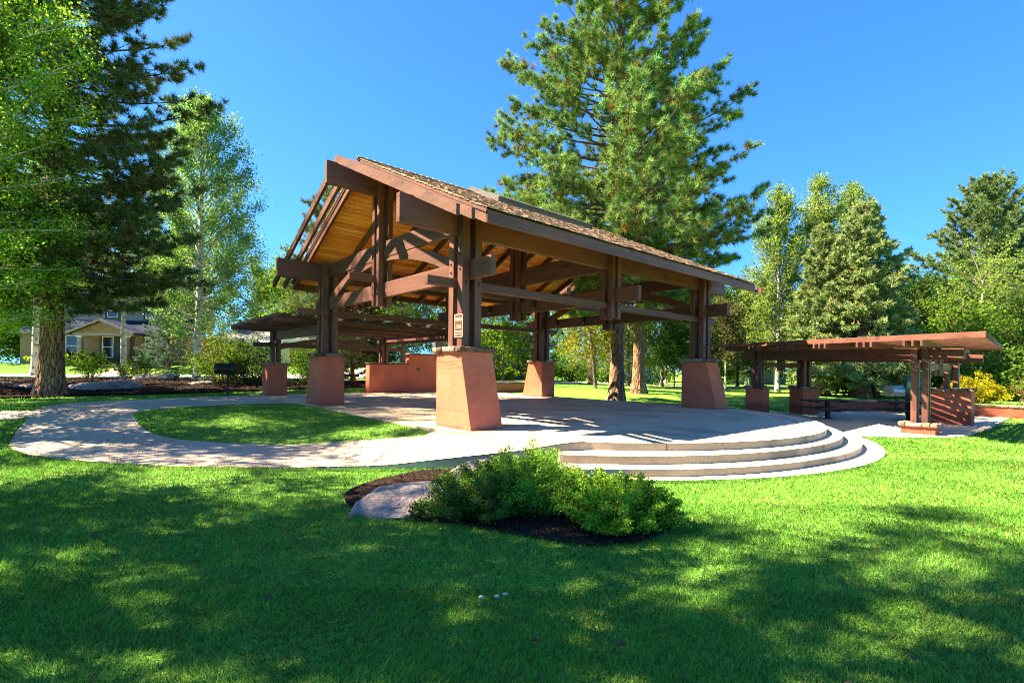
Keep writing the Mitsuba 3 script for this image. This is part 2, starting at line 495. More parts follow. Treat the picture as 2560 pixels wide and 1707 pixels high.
mulch_left = Polygon(smooth_ring([(-60, 17.0), (-30, 17.6), (-22, 18.2), (-19.6, 19.6), (-18.6, 21.6), (-16.9, 22.8), (-14.8, 24.3), (-13.1, 25.3), (-11.0, 26.6), (-7.0, 29.2), (-4.5, 31.2), (-5.5, 33.5), (-9, 34.0), (-13, 33.0), (-20.2, 32.3), (-27, 31.4), (-42, 30.0), (-62, 28)], 1)).buffer(0)
hard = shapely.union_all([platform, path_poly, island, slab4.buffer(-.03), patio.buffer(-.02), side_walk])


def axis(lo, hi, f0, f1, fine):
    a = [np.arange(f0, f1, fine)]
    s, x = fine, f1
    up = []
    while x < hi:
        up.append(x)
        s *= 1.12
        x += s
    s, x = fine, f0
    dn = []
    while x > lo:
        s *= 1.12
        x -= s
        dn.append(x)
    return np.concatenate([dn[::-1], a[0], up, [hi]])


gx, gy = axis(-700, 700, -22, 18, .25), axis(-150, 1200, 2, 27, .25)
GX, GY = np.meshgrid(gx, gy)
gz = land_z(GX, GY)
gz += (meshkit.fbm(np.stack([GX * .25, GY * .25, GX * 0], -1), 3, 5) - .5) * .05 * sstep(11, 16, np.hypot(GX, GY))
ins = shapely.contains_xy(hard, GX.ravel(), GY.ravel())
dep = np.zeros(GX.size)
pts_in = shapely.points(GX.ravel()[ins], GY.ravel()[ins])
dep[ins] = np.minimum(.45, shapely.distance(shapely.boundary(hard), pts_in) * 3)
gz -= dep.reshape(GX.shape)
nx, ny = len(gx), len(gy)
ii, jj = np.meshgrid(np.arange(ny - 1), np.arange(nx - 1), indexing='ij')
q = np.stack([ii * nx + jj, ii * nx + jj + 1, (ii + 1) * nx + jj + 1, (ii + 1) * nx + jj], -1).reshape(-1, 4)
tag(put('lawn', MB().add(np.stack([GX, GY, gz], -1).reshape(-1, 3), q), 'lawn_ground', smooth=True), 'mown green park lawn around the pavilion', 'lawn', kind='structure')
tag(put('lawn_island', MB().add(*sheet(island.buffer(.04), .3, lambda x, y: loop_z(x, y) + .0)), 'lawn_ground', smooth=True), 'oval patch of green lawn inside the path loop', 'lawn', kind='structure')
rng = np.random.default_rng(11)

# platform, steps, path, patio
plat = tag(put('platform', MB().add(*sheet(platform, .5, flat(PZ))), 'floor_concrete'), 'tan concrete floor under the pavilion with curved front edge', 'concrete platform', kind='structure')
put('riser', MB().add(*sheet(platform, 1.2, flat(PZ - .003), skirt=.55)), 'concrete', plat)
RINGS = [(7.0, 0), (7.35, .33), (7.75, .42), (8.2, .12)]
prev = Polygon([*arc(7.0, -97, 3).tolist(), tuple(STEP_C)])
edge_left = Polygon([(1.54, 9.765), (.9, 9.5), (.9, 7.8), (9, 4), (14, 9), (10.5, 16.3), (4, 17)])
for k, (z, d) in enumerate(((.307, 1), (.153, 2))):
    r, g = RINGS[d]
    ring = Polygon([*arc(r, -102, -1, grow=g).tolist(), tuple(STEP_C)]).intersection(edge_left).difference(platform)
    ring = ring.difference(path_poly)
    put('step', MB().add(*sheet(ring, .4, flat(z), skirt=.4), uv=(.3 + .3 * k, .5)), 'concrete', plat)
put('footing_slab', MB().add(*sheet(slab4.difference(path_poly).intersection(edge_left.buffer(1.5)), .5, flat(.022), skirt=.2), uv=(.8, .5)), 'concrete', plat)
# expansion joint set back from the nosing, and cracks across the risers
jr = arc(6.35, -60, 2, 50)
v_, f_ = tube(np.c_[jr, np.full(len(jr), PZ + .001)], .008, 4)
put('expansion_joint', MB().add(v_, f_), 'joint_dark', plat)
for px, zz, r in ((3.05, .46, 7.0), (3.45, .307, 7.36)):
    a = math.acos((px - STEP_C[0]) / r)
    x, y = STEP_C[0] + r * math.cos(a), STEP_C[1] - r * math.sin(a)
    pts = np.array([[x - .25, y + .12, zz + .002], [x - .05, y + .03, zz + .003], [x, y - .003, zz - .01], [x + .01, y - .006, zz - .08], [x, y - .004, zz - .15]])
    put('crack', MB().add(*tube(pts, .009, 4)), 'joint_dark', plat)
for a in (-74, -52, -31):
    for z, r in ((.46, 7.0), (.307, 7.37), (.153, 7.78)):
        c_, s_ = math.cos(math.radians(a)), math.sin(math.radians(a))
        pts = np.array([[STEP_C[0] + q_ * c_, STEP_C[1] + q_ * s_, h_] for q_, h_ in ((r - .33 if z < .46 else r - .65, z + .001), (r - .01, z + .001), (r + .001, z - .006), (r + .001, z - .15))])
        put('control_joint', MB().add(*tube(pts, .006, 4)), 'joint_dark', plat)
cheek = np.array([[1.36, 9.70], [1.56, 9.72], [1.56, 9.84], [1.4, 9.84]])
# the path, cut into slabs at its expansion joints
cuts = [LineString([(-2.75, 8.6), (-2.2, 11.9)]), LineString([(-3.45, 8.4), (-2.9, 11.8)]), LineString([(-9.3, 9.2), (-7.3, 12.6)]), LineString([(-13.6, 14.0), (-10.2, 14.9)]), LineString([(-16.2, 18.6), (-9.6, 18.4)]), LineString([(-13.6, 23.0), (-8.6, 18.8)])]
pp = path_poly
for c in cuts:
    pp = pp.difference(c.buffer(.009))
slabs = sorted([g for g in getattr(pp, 'geoms', [pp]) if g.area > .02], key=lambda g: -g.centroid.x)
path = numbered('path')
tag(path, 'curving stamped concrete path looping round the lawn island', 'path', kind='structure')
for i, g in enumerate(slabs):
    put('slab', MB().add(*sheet(g, .35, lambda x, y: loop_z(x, y) + .012), uv=(rng.random(), .5)), 'stamped_concrete', path)
    put('slab_edge', MB().add(*sheet(g, .5, lambda x, y: loop_z(x, y) - .004, skirt=.45)), 'concrete', path)
tag(put('side_path', MB().add(*sheet(side_walk, .5, lambda x, y: land_z(x, y) + .015, skirt=.3)), 'stamped_concrete'), 'narrow concrete walk leaving the loop at the left edge', 'path', kind='structure')
pat = numbered('patio')
tag(pat, 'concrete patio floor under the right-hand pergola', 'patio', kind='structure')
pc = patio
for c in (LineString([(9, 17.6), (20, 20.2)]), LineString([(13.6, 14), (12.2, 26)]), LineString([(17.3, 17), (14.5, 26)]), LineString([(19, 25.9), (20.8, 20)])):
    pc = pc.difference(c.buffer(.012))
for g in sorted(getattr(pc, 'geoms', [pc]), key=lambda g: g.centroid.x):
    if g.area > .05:
        put('slab', MB().add(*sheet(g, .6, flat(.03), skirt=.25), uv=(rng.random(), .5)), 'concrete', pat)
tag(put('planting_bed', MB().add(*sheet(bed, .15, lambda x, y: .012 + .05 * meshkit.fbm(np.stack([x * 2, y * 2, x * 0], -1), 3)), uv=(.5, .5)), 'mulch', smooth=True), 'dark mulch bed with shrubs in the front lawn', 'planting bed', kind='structure')
tag(put('mulch_ground', MB().add(*sheet(mulch_left, .6, lambda x, y: land_z(x, y) + .03 + .09 * meshkit.fbm(np.stack([x * .8, y * .8, x * 0], -1), 3))), 'mulch', smooth=True), 'dark mulched ground with boulders along the left', 'planting bed', kind='structure')
street_line = LineString([(-120, 27), (-70, 30), (-45, 32.8), (-28, 34.3), (-15, 36.2), (-5, 42), (4, 52), (15, 60), (35, 66), (70, 72), (160, 80)])
tag(put('street', MB().add(*sheet(street_line.buffer(1.9, cap_style=2), 1.2, lambda x, y: land_z(x, y) + .09, skirt=.2)), 'asphalt'), 'pale street running behind the park', 'street', kind='structure')
front_walk = LineString([(-30.0, 36.0), (-30.8, 40.9)]).buffer(.7, cap_style=2)
tag(put('front_walk', MB().add(*sheet(front_walk, .5, lambda x, y: land_z(x, y) + .06, skirt=.2)), 'concrete'), 'concrete walk up to the tan house door', 'path', kind='structure')
# ---------------------------------------------------------------- pavilion
rng = np.random.default_rng(3)
pav = thing('pavilion', 'large brown timber pavilion with gabled shake roof on battered red stucco piers', 'pavilion')


def beam(name, u0, u1, v0, v1, z0, z1, parent, axis_flag, mat='stained_wood', c=.008, world=True):
    v, f = cbox(u0, u1, v0, v1, z0, z1, c)
    return put(name, MB().add(loc(v) if world else v, f, uv=(rng.random(), axis_flag)), mat, parent)


def stone_block(x0, x1, y0, y1, z0, z1, r, amp=.03):
    """A roughly hewn stone: a rounded box with pushed faces, about 50 to 100 triangles."""
    v, f = cbox(x0, x1, y0, y1, z0, z1, .022)
    m = trimesh.Trimesh(v, f, process=False)
    v2, f2 = trimesh.remesh.subdivide(m.vertices, m.faces)
    d = meshkit.fbm(v2 * 7 + r * 40, 3) - .5
    c = np.array([x0 + x1, y0 + y1, z0 + z1]) / 2
    n = (v2 - c) / np.linalg.norm(v2 - c, axis=1, keepdims=True)
    return v2 + n * d[:, None] * amp * 2, f2


def cap_ring(holder, u0, u1, v0, v1, z0, z1, frame, over=.085, lens=(.16, .42), depth=.2):
    """A course of field stones round the top of a pier."""
    a0, a1, b0, b1 = u0 - over, u1 + over, v0 - over, v1 + over
    for side in range(4):
        lo, hi = ((a0, a1), (b0 + depth, b1 - depth))[side % 2]
        s = lo
        while s < hi - .02:
            w = min(lens[0] + (lens[1] - lens[0]) * rng.random(), hi - s)
            if hi - s - w < .1:
                w = hi - s
            o = rng.normal(0, .012)
            t = z1 + rng.normal(0, .008)
            if side == 0:
                bx = (s + .004, s + w - .004, b0 + o, b0 + depth, z0, t)
            elif side == 2:
                bx = (s + .004, s + w - .004, b1 - depth, b1 - o, z0, t)
            elif side == 1:
                bx = (a1 - depth, a1 - o, s + .004, s + w - .004, z0, t)
            else:
                bx = (a0 + o, a0 + depth, s + .004, s + w - .004, z0, t)
            v, f = stone_block(*bx, rng.random())
            put('cap_stone', MB().add(frame(v), f, uv=(rng.random(), rng.random())), 'field_stone', holder, smooth=True)
            s += w
    v, f = pbox(a0 + depth * .6, a1 - depth * .6, b0 + depth * .6, b1 - depth * .6, z0 + .001, z1 - .03)
    put('cap_fill', MB().add(frame(v), f, uv=(.3, .2)), 'field_stone', holder)


def roughen(v, amp, s, sd=0):
    return v


SU, SV, BAT, HS = .468, .508, .452, 1.8
for iu in (0, 1):
    for iv in (0, 1):
        lo, hi = (BAT if iv == 0 else 0), (BAT if iv == 1 else 0)
        cu, cv = iu * L, iv * W
        b = np.array([[-SU, -SV - lo], [SU, -SV - lo], [SU, SV + hi], [-SU, SV + hi]])
        t = np.array([[-SU, -SV], [SU, -SV], [SU, SV], [-SU, SV]])
        v = np.vstack([np.c_[b, np.full(4, -.05)], np.c_[t, np.full(4, HS)]]) + [cu, cv, 0]
        f = [[0, 1, 5, 4], [1, 2, 6, 5], [2, 3, 7, 6], [3, 0, 4, 7], [4, 5, 6, 7], [3, 2, 1, 0]]
        m = trimesh.Trimesh(*MB().add(v, f).v, process=False) if False else None
        pier = put('pier', MB().add(loc(v), f), 'stucco', pav)
        cap_ring(pier, cu - SU, cu + SU, cv - SV, cv + SV, HS + .001, HS + .125, loc)
        # four posts to a cluster
        for su in (-1, 1):
            for sv in (-1, 1):
                ua, ub = sorted((cu + su * .085, cu + su * .29))
                va, vb = sorted((cv + sv * .085, cv + sv * .29))
                top = 5.50 + .472 * (va if iv == 0 else W - vb) - .2
                beam('post', ua, ub, va, vb, HS + .10, min(top, 5.44), pav, 1.0)
# beams along the ridge
RT0, SL = 4.71 + .472 * 1.75, .472                # rafter top at v = 0; roof slope
rt = lambda v: RT0 + SL * min(v, W - v)
beam('ridge_beam', -1.80, L + 1.80, HV - .075, HV + .075, 6.74, 7.405, pav, 0.)
for v0 in (0, W):
    beam('plate_beam', -1.85, L + 1.85, v0 - .078, v0 + .078, 4.63, 5.295, pav, 0.)
    beam('rail_beam', -1.11, L + 1.11, v0 - .072, v0 + .072, 3.36, 3.572, pav, 0.)
beam('rail_beam', -1.08, L + 1.08, HV - .064, HV + .064, 4.045, 4.27, pav, 0.)
# three trusses across
for i, u0 in enumerate((0, L / 2, L)):
    beam('collar_beam', u0 - .07, u0 + .07, -.06, W + .06, 4.80 - (.18 if i == 1 else 0), 5.292, pav, .5)
    beam('tie_beam', u0 - .074, u0 + .074, -1.11, W + 1.11, 3.575, 4.03, pav, .5)
    for su in (-1, 1):
        for sv in (-1, 1):
            ua, ub = sorted((u0 + su * .076, u0 + su * .235))
            va, vb = sorted((HV + sv * .077, HV + sv * .235))
            beam('king_post', ua, ub, va, vb, 3.30, 7.33, pav, 1.0)
            if i == 1:
                for v0 in (0, W):
                    va2, vb2 = sorted((v0 + sv * .08, v0 + sv * .235))
                    beam('hanging_post', ua, ub, va2, vb2, 3.06, 5.2 + (.2 if (v0 == 0) == (sv > 0) else 0), pav, 1.0)
    if i != 1:
        vv = np.linspace(.02, W - .02, 41)
        d2 = (vv - HV) ** 2
        lowz, topz = 4.70 - .055 * d2, np.minimum(5.03 - .055 * d2, 4.83)
        topz = np.maximum(topz, lowz + .12)
        mb = MB()
        n = len(vv)
        pts = np.concatenate([np.stack([np.full(n, u0 + s * .052), vv, z], 1) for s in (-1, 1) for z in (lowz, topz)])
        k = np.arange(n - 1)
        q = [np.stack([a + k, a + k + 1, b + k + 1, b + k], 1) for a, b in ((n, 0), (2 * n, 3 * n), (0, 2 * n), (3 * n, n))]
        ends = np.array([[0, n, 3 * n, 2 * n], [n - 1, 3 * n - 1, 4 * n - 1, 2 * n - 1]])
        f = np.vstack(q + [ends])
        mb.add(loc(pts), f, uv=(rng.random(), .5))
        put('arch_brace', mb, 'stained_wood', pav)
# rafters: fly rafters at both ends and common rafters between
TAIL, RD = -1.75, .235
us = [-1.45, -1.07, -.70, .78, 2.28, 3.75, 5.00, 5.98, 7.05, 8.25, 9.45, 10.9, L + .70, L + 1.07, L + 1.45]
for u0 in us:
    for side in (0, 1):
        gap = 0.002
        poly = [(TAIL, rt(TAIL) - RD), (HV - gap, rt(HV - gap) - RD), (HV - gap, rt(HV - gap)), (TAIL, rt(TAIL))]
        fr = (lambda a, b, t: loc([t, a, b])) if side == 0 else (lambda a, b, t: loc([t, W - a, b]))
        v, f = prism(poly, u0 - .045, u0 + .045, fr)
        put('rafter', MB().add(v, f, uv=(rng.random(), .5)), 'stained_wood', pav)
for side in (0, 1):
    a, b = (TAIL - .05, TAIL - .003) if side == 0 else (W - TAIL + .003, W - TAIL + .05)
    beam('fascia_board', -.74, L + .74, a, b, rt(TAIL) - RD - .005, rt(TAIL) + .035, pav, 0.)
    for e in (-.74, L + .70):
        pass
# soffit of cedar boards and the deck above it
SN = math.hypot(1, SL)
for side in (0, 1):
    fr = (lambda u, s, h: loc([u, TAIL + s / SN - h * SL / SN, rt(TAIL) + s * SL / SN + h / SN])) if side == 0 else (lambda u, s, h: loc([u, W - TAIL - s / SN + h * SL / SN, rt(TAIL) + s * SL / SN + h / SN]))
    total = (HV - TAIL) * SN
    nb = 34
    wb = (total - .05) / nb
    for i in range(nb):
        cut = 2.0 + 7.5 * rng.random()
        for ua, ub in ((-.742, cut - .002), (cut + .002, L + .742)):
            c = cbox(ua, ub, .01 + i * wb + .009, .01 + (i + 1) * wb - .009, .002, .027, .012)
            v = np.array([fr(*p) for p in c[0]])
            f = c[1] if side == 0 else c[1][:, ::-1]
            put('soffit_board', MB().add(v, f, uv=(rng.random(), .5)), 'cedar', pav)
    v, f = pbox(-.738, L + .738, .0, total - .004, .029, .062)
    put('roof_deck', MB().add(np.array([fr(*p) for p in v]), f if side == 0 else np.asarray(f)[:, ::-1], uv=(.2, .2)), 'plaza_dark', pav)
    v, f = pbox(-.774, -.748, -.04, total - .004, -.012, .0635)
    put('rake_trim', MB().add(np.array([fr(*p) for p in v]), f if side == 0 else np.asarray(f)[:, ::-1], uv=(.3, .5)), 'stained_wood', pav)
    # shakes in courses from the eave up
    items = []
    s = -.07
    row = 0
    while s < total - .12:
        u0 = -.80 + rng.random() * .1 - .1
        while u0 < L + .78:
            w = .11 + .2 * rng.random()
            ua, ub = max(u0, -.80) + .003, min(u0 + w, L + .80) - .003
            if ub - ua > .03:
                butt = s + rng.normal(0, .014)
                h0 = .066 + rng.random() * .012
                items.append((ua, ub, butt, min(butt + .44, total + .01), h0, .014 + .014 * rng.random(), rng.random(), rng.random() ** 2))
            u0 += w
        s += .235
        row += 1
    shake_v = lambda t: np.array([[u_, s_, h_] for u_ in (t[0], t[1]) for s_, h_ in ((t[2], t[4] + .020), (t[2], t[4] + .020 + t[5]), (t[3], t[4] - .002), (t[3], t[4] + .008))])
    order = sorted(range(len(items)), key=lambda k: (items[k][0] + 7) ** 2 + (items[k][2] + 2) ** 2)
    near = set(order[:300]) if side == 0 else set()
    rest = MB()
    SF = np.array([[0, 1, 5, 4], [2, 6, 7, 3], [1, 3, 7, 5], [0, 4, 6, 2], [0, 2, 3, 1], [4, 5, 7, 6]])
    SF = SF[:, ::-1] if side == 0 else SF
    for k, t in enumerate(items):
        v = np.array([fr(*p) for p in shake_v(t)])
        if k in near:
            put('roof_shake', MB().add(v, SF, uv=(t[6], t[7])), 'cedar_shake', pav)
        else:
            rest.add(v, SF, uv=(t[6], t[7]))
    tag(put('shake_courses', rest, 'cedar_shake', pav), kind='stuff')
zr = rt(HV) + .10
mb = MB()
u0 = -.82
while u0 < L + .8:
    for sd in (-1, 1):
        w = .17
        v = np.array([[u0 + du, HV + sd * dv, zr + .03 - dv * SL + dz + lift] for du, lift in ((0, .028), (.34, .0)) for dv in (0, w) for dz in (0, .016)])
        mb.add(loc(v), BOXF if sd > 0 else BOXF[:, ::-1], uv=(rng.random(), rng.random() ** 2))
    u0 += .235
tag(put('ridge_cap', mb, 'cedar_shake', pav), kind='stuff')
# long ridge skylight
sky_ = put('skylight', MB().add(loc(pbox(3.42, 8.25, 2.95, 2.99, 7.02, 7.19)[0]), BOXF), 'flashing', pav)
mbf = MB()
mbf.add(loc(pbox(3.42, 8.25, W - 2.99, W - 2.95, 7.02, 7.19)[0]), BOXF)
for ue in (3.40, 8.23):
    v, f = prism([(2.93, 7.02), (W - 2.93, 7.02), (W - 2.93, 7.21), (HV, 7.93), (2.93, 7.21)], ue, ue + .04, lambda a, b, t: loc([t, a, b]))
    mbf.add(v, f)
for sd in (0, 1):
    for k in range(7):
        uc = 3.44 + k * (8.21 - 3.44) / 6
        v = np.array([[uc + du, HV + (1 if sd else -1) * dv, 7.945 - dv * SL + dz] for du in (-.03, .03) for dv in (0, 1.56) for dz in (-.02, .022)])
        mbf.add(loc(v), BOXF if sd else BOXF[:, ::-1])
    v = np.array([[uc_, HV + (1 if sd else -1) * dv, 7.945 - dv * SL + dz] for uc_ in (3.40, 8.27) for dv in (1.44, 1.60) for dz in (-.025, .03)])
    mbf.add(loc(v), BOXF if sd else BOXF[:, ::-1])
put('frame', mbf, 'flashing', sky_)
for sd in (0, 1):
    for k in range(6):
        ua = 3.44 + k * (8.21 - 3.44) / 6 + .032
        v = np.array([[u_, HV + (1 if sd else -1) * dv, 7.94 - dv * SL + dz] for u_ in (ua, ua + (8.21 - 3.44) / 6 - .064) for dv in (.02, 1.43) for dz in (-.008, .0)])
        put('pane', MB().add(loc(v), BOXF if sd else BOXF[:, ::-1]), 'dark_glass', sky_)
# bolt heads on posts
mb_i = 0
for (uu, vv, zz, d) in [(.19, -.29, 5.03, 'v'), (-.19, -.29, 5.1, 'v'), (.19, -.29, 3.5, 'v'), (.19, -.29, 3.43, 'v'), (-.19, -.29, 3.5, 'v'), (-.19, -.29, 3.43, 'v'), (-.29, -.19, 4.15, 'u'), (-.29, .19, 3.95, 'u'), (-.29, .19, 3.75, 'u'), (-.29, -.19, 3.8, 'u'),
                        (-.235, HV + .155, 5.2, 'u'), (-.235, HV - .155, 5.2, 'u'), (-.235, HV + .155, 4.95, 'u'), (-.235, HV - .155, 4.95, 'u'), (-.235, HV + .155, 3.92, 'u'), (-.235, HV - .155, 3.92, 'u'), (-.235, HV + .155, 3.68, 'u'), (-.235, HV - .155, 3.68, 'u'),
                        (L / 2 - .235, HV - .155, 5.1, 'u'), (L / 2 - .235, HV - .155, 4.8, 'u'), (L / 2 - .235, HV + .155, 4.95, 'u'), (L / 2 + .155, -.235, 3.5, 'v'), (L / 2 + .155, -.235, 3.42, 'v'), (L / 2 - .155, -.235, 3.5, 'v'), (L / 2 - .155, -.235, 3.42, 'v'),
                        (L + .19, -.29, 3.5, 'v'), (L + .19, -.29, 3.42, 'v'), (L - .19, -.29, 3.5, 'v'), (L - .19, -.29, 3.42, 'v'), (-.19, W - .29, 3.3, 'v'), (.19, W - .29, 3.3, 'v')]:
    e = np.array([0, -1., 0]) if d == 'v' else np.array([-1., 0, 0])
    p = np.array([uu, vv, zz])
    v, f = tube(np.array([p - e * .01, p + e * .026]), .021, 8)
    put('bolt', MB().add(loc(v), f), 'black_metal', pav)
# things fixed to the pavilion
lamps = [((L / 2 - .074 - .075), 6.07, 3.88, 0), ((L / 2 - .074 - .075), 3.42, 3.86, 0), (L / 2 - .074 - .08, 1.66, 4.06, 1), (L - .074 - .075, 7.74, 3.86, 0), (L - .074 - .075, 5.94, 3.86, 0)]
where = ('on the middle tie beam left of the king post', 'on the sunlit middle tie beam right of the king post', 'pale and tilted on top of the middle tie beam near the eave', 'on the back tie beam next to the far pier', 'on the back tie beam further from the far pier')
for (a, b, z, tilt), wh in zip(lamps, where):
    t = thing('spotlight', 'cylindrical spotlight can ' + wh, 'spotlight', 'spotlights on the tie beams')
    v, f = tube(np.array([[a, b, z - .15], [a, b, z + .13]]) if not tilt else np.array([[a, b, z - .06], [a, b, z + .2]]), .072, 14)
    put('housing', MB().add(loc(v), f), 'grey_paint' if tilt else 'black_metal', t)
    v, f = tube(np.array([[a, b, z - .165], [a, b, z - .151]]) if not tilt else np.array([[a, b, z + .201], [a, b, z + .212]]), .06, 14)
    put('lens', MB().add(loc(v), f), 'steel', t)
    v, f = cbox(a + .05, a + .09, b - .03, b + .03, z - .04, z + .05, .006)
    put('bracket', MB().add(loc(v), f), 'black_metal', t)
sg = thing('park_sign', 'small brown sign with white border and lettering on the nearest post', 'sign')
u_s = -.30
rect = Polygon([(-.36, 2.15), (.012, 2.15), (.012, 2.725), (-.36, 2.725)])
rr = lambda p, r: p.buffer(-r).buffer(r)
outer, mid, inner = rr(rect, .04), rr(rect.buffer(-.014), .034), rr(rect.buffer(-.027), .028)


def plate(poly, u0, u1):
    mb = MB()
    for g in getattr(poly, 'geoms', [poly]):
        m = trimesh.creation.extrude_polygon(g, u1 - u0, engine='earcut')
        p = np.asarray(m.vertices)
        # the sign faces -u; its left is +v
        mb.add(loc(np.c_[u1 - p[:, 2], p[:, 0], p[:, 1]]), np.asarray(m.faces)[:, ::-1])
    return mb


put('board', plate(outer, u_s - .008, u_s + .004), 'sign_brown', sg)
put('border', plate(mid.difference(inner), u_s - .0105, u_s - .008), 'sign_white', sg)


def sign_text(txt, hgt, zc, width=None):
    m = meshkit.text_mesh(txt, hgt, .002, bold=True)
    p = np.asarray(m.vertices).copy()
    sx = 1.0 if width is None else width / np.ptp(p[:, 0])
    p[:, 0] = (p[:, 0] - (p[:, 0].min() + p[:, 0].max()) / 2) * sx
    v = np.c_[u_s - .0085 - p[:, 2], -.174 - p[:, 0], zc + p[:, 1]]
    return MB().add(loc(v), np.asarray(m.faces))


put('lettering', sign_text('Parks', .085, 2.555, .27), 'sign_white', sg)
for zc, hw in ((2.435, .10), (2.385, .115), (2.295, .145), (2.235, .13)):
    mb = MB()
    x = -hw
    while x < hw - .01:
        w = min(.018 + .03 * rng.random(), hw - x)
        mb.add(loc(pbox(u_s - .0105, u_s - .008, -.174 - x - w, -.174 - x, zc - .011, zc + .012)[0]), BOXF)
        x += w + .006
    put('text_line', mb, 'sign_white', sg)
c_ = np.linspace(0, 1, 24)
pts = [[-.31, W - .08, 3.40], [-.32, W - .2, 3.43], [-.33, W - .30, 3.40], [-.33, W - .33, 3.1], [-.32, W - .34, 2.7], [-.32, W - .26, 2.5], [-.31, W - .10, 2.42], [-.31, W + .15, 2.44]]
wire = thing('hanging_rope', 'thin tan rope looped on the left front post and strung along the rail', 'rope')
put('rope_loop', MB().add(*tube(loc(np.array(pts)), .008, 5)), 'rope', wire)
put('rope_line', MB().add(*tube(loc(np.array([[.31, W - .33, 3.42], [4, W - .1, 3.30], [L - .4, W - .1, 3.39]])), .007, 5)), 'rope', wire)
# ---------------------------------------------------------------- pergolas, walls
rng = np.random.default_rng(4)
lp = thing('pergola', 'dark brown slatted pergola attached to the far left side of the pavilion', 'pergola')
LPV = 16.2
v, f = pbox(-.30, .62, LPV - .38, LPV + .42, -.05, 1.48)
pier = put('pier', MB().add(loc(v), f), 'stucco', lp)
cap_ring(pier, -.30, .62, LPV - .38, LPV + .42, 1.481, 1.60, loc, over=.08)
for cu, base in ((.16, 1.58), (5.95, 1.66)):
    for su in (-1, 1):
        for sv in (-1, 1):
            ua, ub = sorted((cu + su * .06, cu + su * .20))
            va, vb = sorted((LPV + sv * .06, LPV + sv * .20))
            beam('post', ua, ub, va, vb, base, 3.12, lp, 1.)
    beam('main_beam', cu - .056, cu + .056, W + .32 if cu > 3 else W - .05, LPV + .75, 2.70, 3.12, lp, .5)
beam('rail_beam', -.85, 7.0, LPV - .055, LPV + .055, 2.36, 2.58, lp, 0.)
vv = np.linspace(.2, 5.85, 25)
zz = 2.62 - .062 * (vv - 3.05) ** 2 + .06
mb = MB()
n = len(vv)
pts = np.concatenate([np.stack([vv, np.full(n, LPV + s * .05), z], 1) for s in (-1, 1) for z in (zz - .0, zz + .22)])
k = np.arange(n - 1)
q = [np.stack([a + k, a + k + 1, b + k + 1, b + k], 1) for a, b in ((0, n), (3 * n, 2 * n), (2 * n, 0), (n, 3 * n))]
mb.add(loc(pts), np.vstack(q + [np.array([[0, 2 * n, 3 * n, n], [n - 1, 2 * n - 1, 4 * n - 1, 3 * n - 1]])]), uv=(.4, 0.))
put('arch_brace', mb, 'stained_wood', lp)
for g in (W + 1.3, W + 3.4, W + 5.4, LPV + .1):
    for d in (-.26, 0, .26):
        beam('purlin', -1.72 + rng.normal(0, .03), 7.6, g + d - .04, g + d + .04, 3.125, 3.30, lp, 0.)
for g in (-1.35, -.55, .35, 1.3, 2.35, 3.4, 4.45, 5.5, 6.55, 7.25):
    for d in (-.2, 0, .2):
        beam('slat', g + d - .028, g + d + .028, W + .55, LPV + 1.15 + rng.normal(0, .03), 3.302, 3.43, lp, .5)

wl_ = thing('garden_wall', 'red stucco wall with a tall step standing behind the pavilion', 'wall')
for nm, u0, u1, top in (('wall', 5.05, 7.55, 1.62), ('wall', 7.552, 12.1, 2.21), ('wall', 12.102, 19.5, .44)):
    v, f = pbox(u0, u1, 16.15, 16.55, -.2, top)
    w_ = put(nm, MB().add(loc(v), f), 'stucco', wl_)
    s = u0 - (.06 if u0 < 6 else 0)
    while s < u1 - .02:
        w = min(.25 + .3 * rng.random(), u1 - s)
        if u1 - s - w < .1:
            w = u1 - s
        b_ = stone_block(s + .004, s + w - .004, 16.08 + rng.normal(0, .01), 16.62, top + .002, top + .085 + rng.normal(0, .006), rng.random())
        put('cap_stone', MB().add(loc(b_[0]), b_[1], uv=(rng.random() * .5, rng.random() * .5)), 'field_stone', w_, smooth=True)
        s += w
v, f = pbox(5.05, 6.3, 16.11, 16.148, -.1, 1.6)
put('pilaster', MB().add(loc(v), f), 'stucco', wl_)
ot = thing('electrical_outlet', 'small grey outlet box fixed to the tall red wall', 'outlet box')
put('box', MB().add(loc(cbox(8.12, 8.3, 16.07, 16.148, 1.24, 1.44, .008)[0]), CHF), 'grey_paint', ot)
put('cover', MB().add(loc(cbox(8.13, 8.29, 16.055, 16.069, 1.25, 1.43, .004)[0]), CHF), 'flashing', ot)
eb = thing('electrical_cabinet', 'grey electrical cabinet showing above the tall wall beside the nearest pier', 'cabinet')
put('body', MB().add(loc(cbox(9.75, 10.45, 16.75, 17.1, -.1, 3.12, .02)[0]), CHF), 'grey_paint', eb)
put('door', MB().add(loc(cbox(9.82, 10.38, 16.725, 16.748, 1.9, 3.05, .008)[0]), CHF), 'grey_paint', eb)
mt = thing('door_mat', 'dark mat lying on the floor at the foot of the red wall', 'mat')
put('rubber_sheet', MB().add(loc(cbox(5.9, 7.2, 15.4, 16.0, .002, .03, .008)[0]), CHF), 'black_metal', mt)

# right-hand pergola: four corners, a fan in plan
rp = thing('pergola', 'reddish brown slatted pergola standing over the patio on the right', 'pergola')
RC = {(0, 0): (11.30, 22.86), (0, 1): (13.55, 23.05), (1, 0): (12.93, 15.72), (1, 1): (16.75, 18.95)}
ZB = {(0, 0): (2.45, 2.86), (0, 1): (2.43, 2.82), (1, 0): (2.35, 2.69), (1, 1): (2.36, 2.70)}


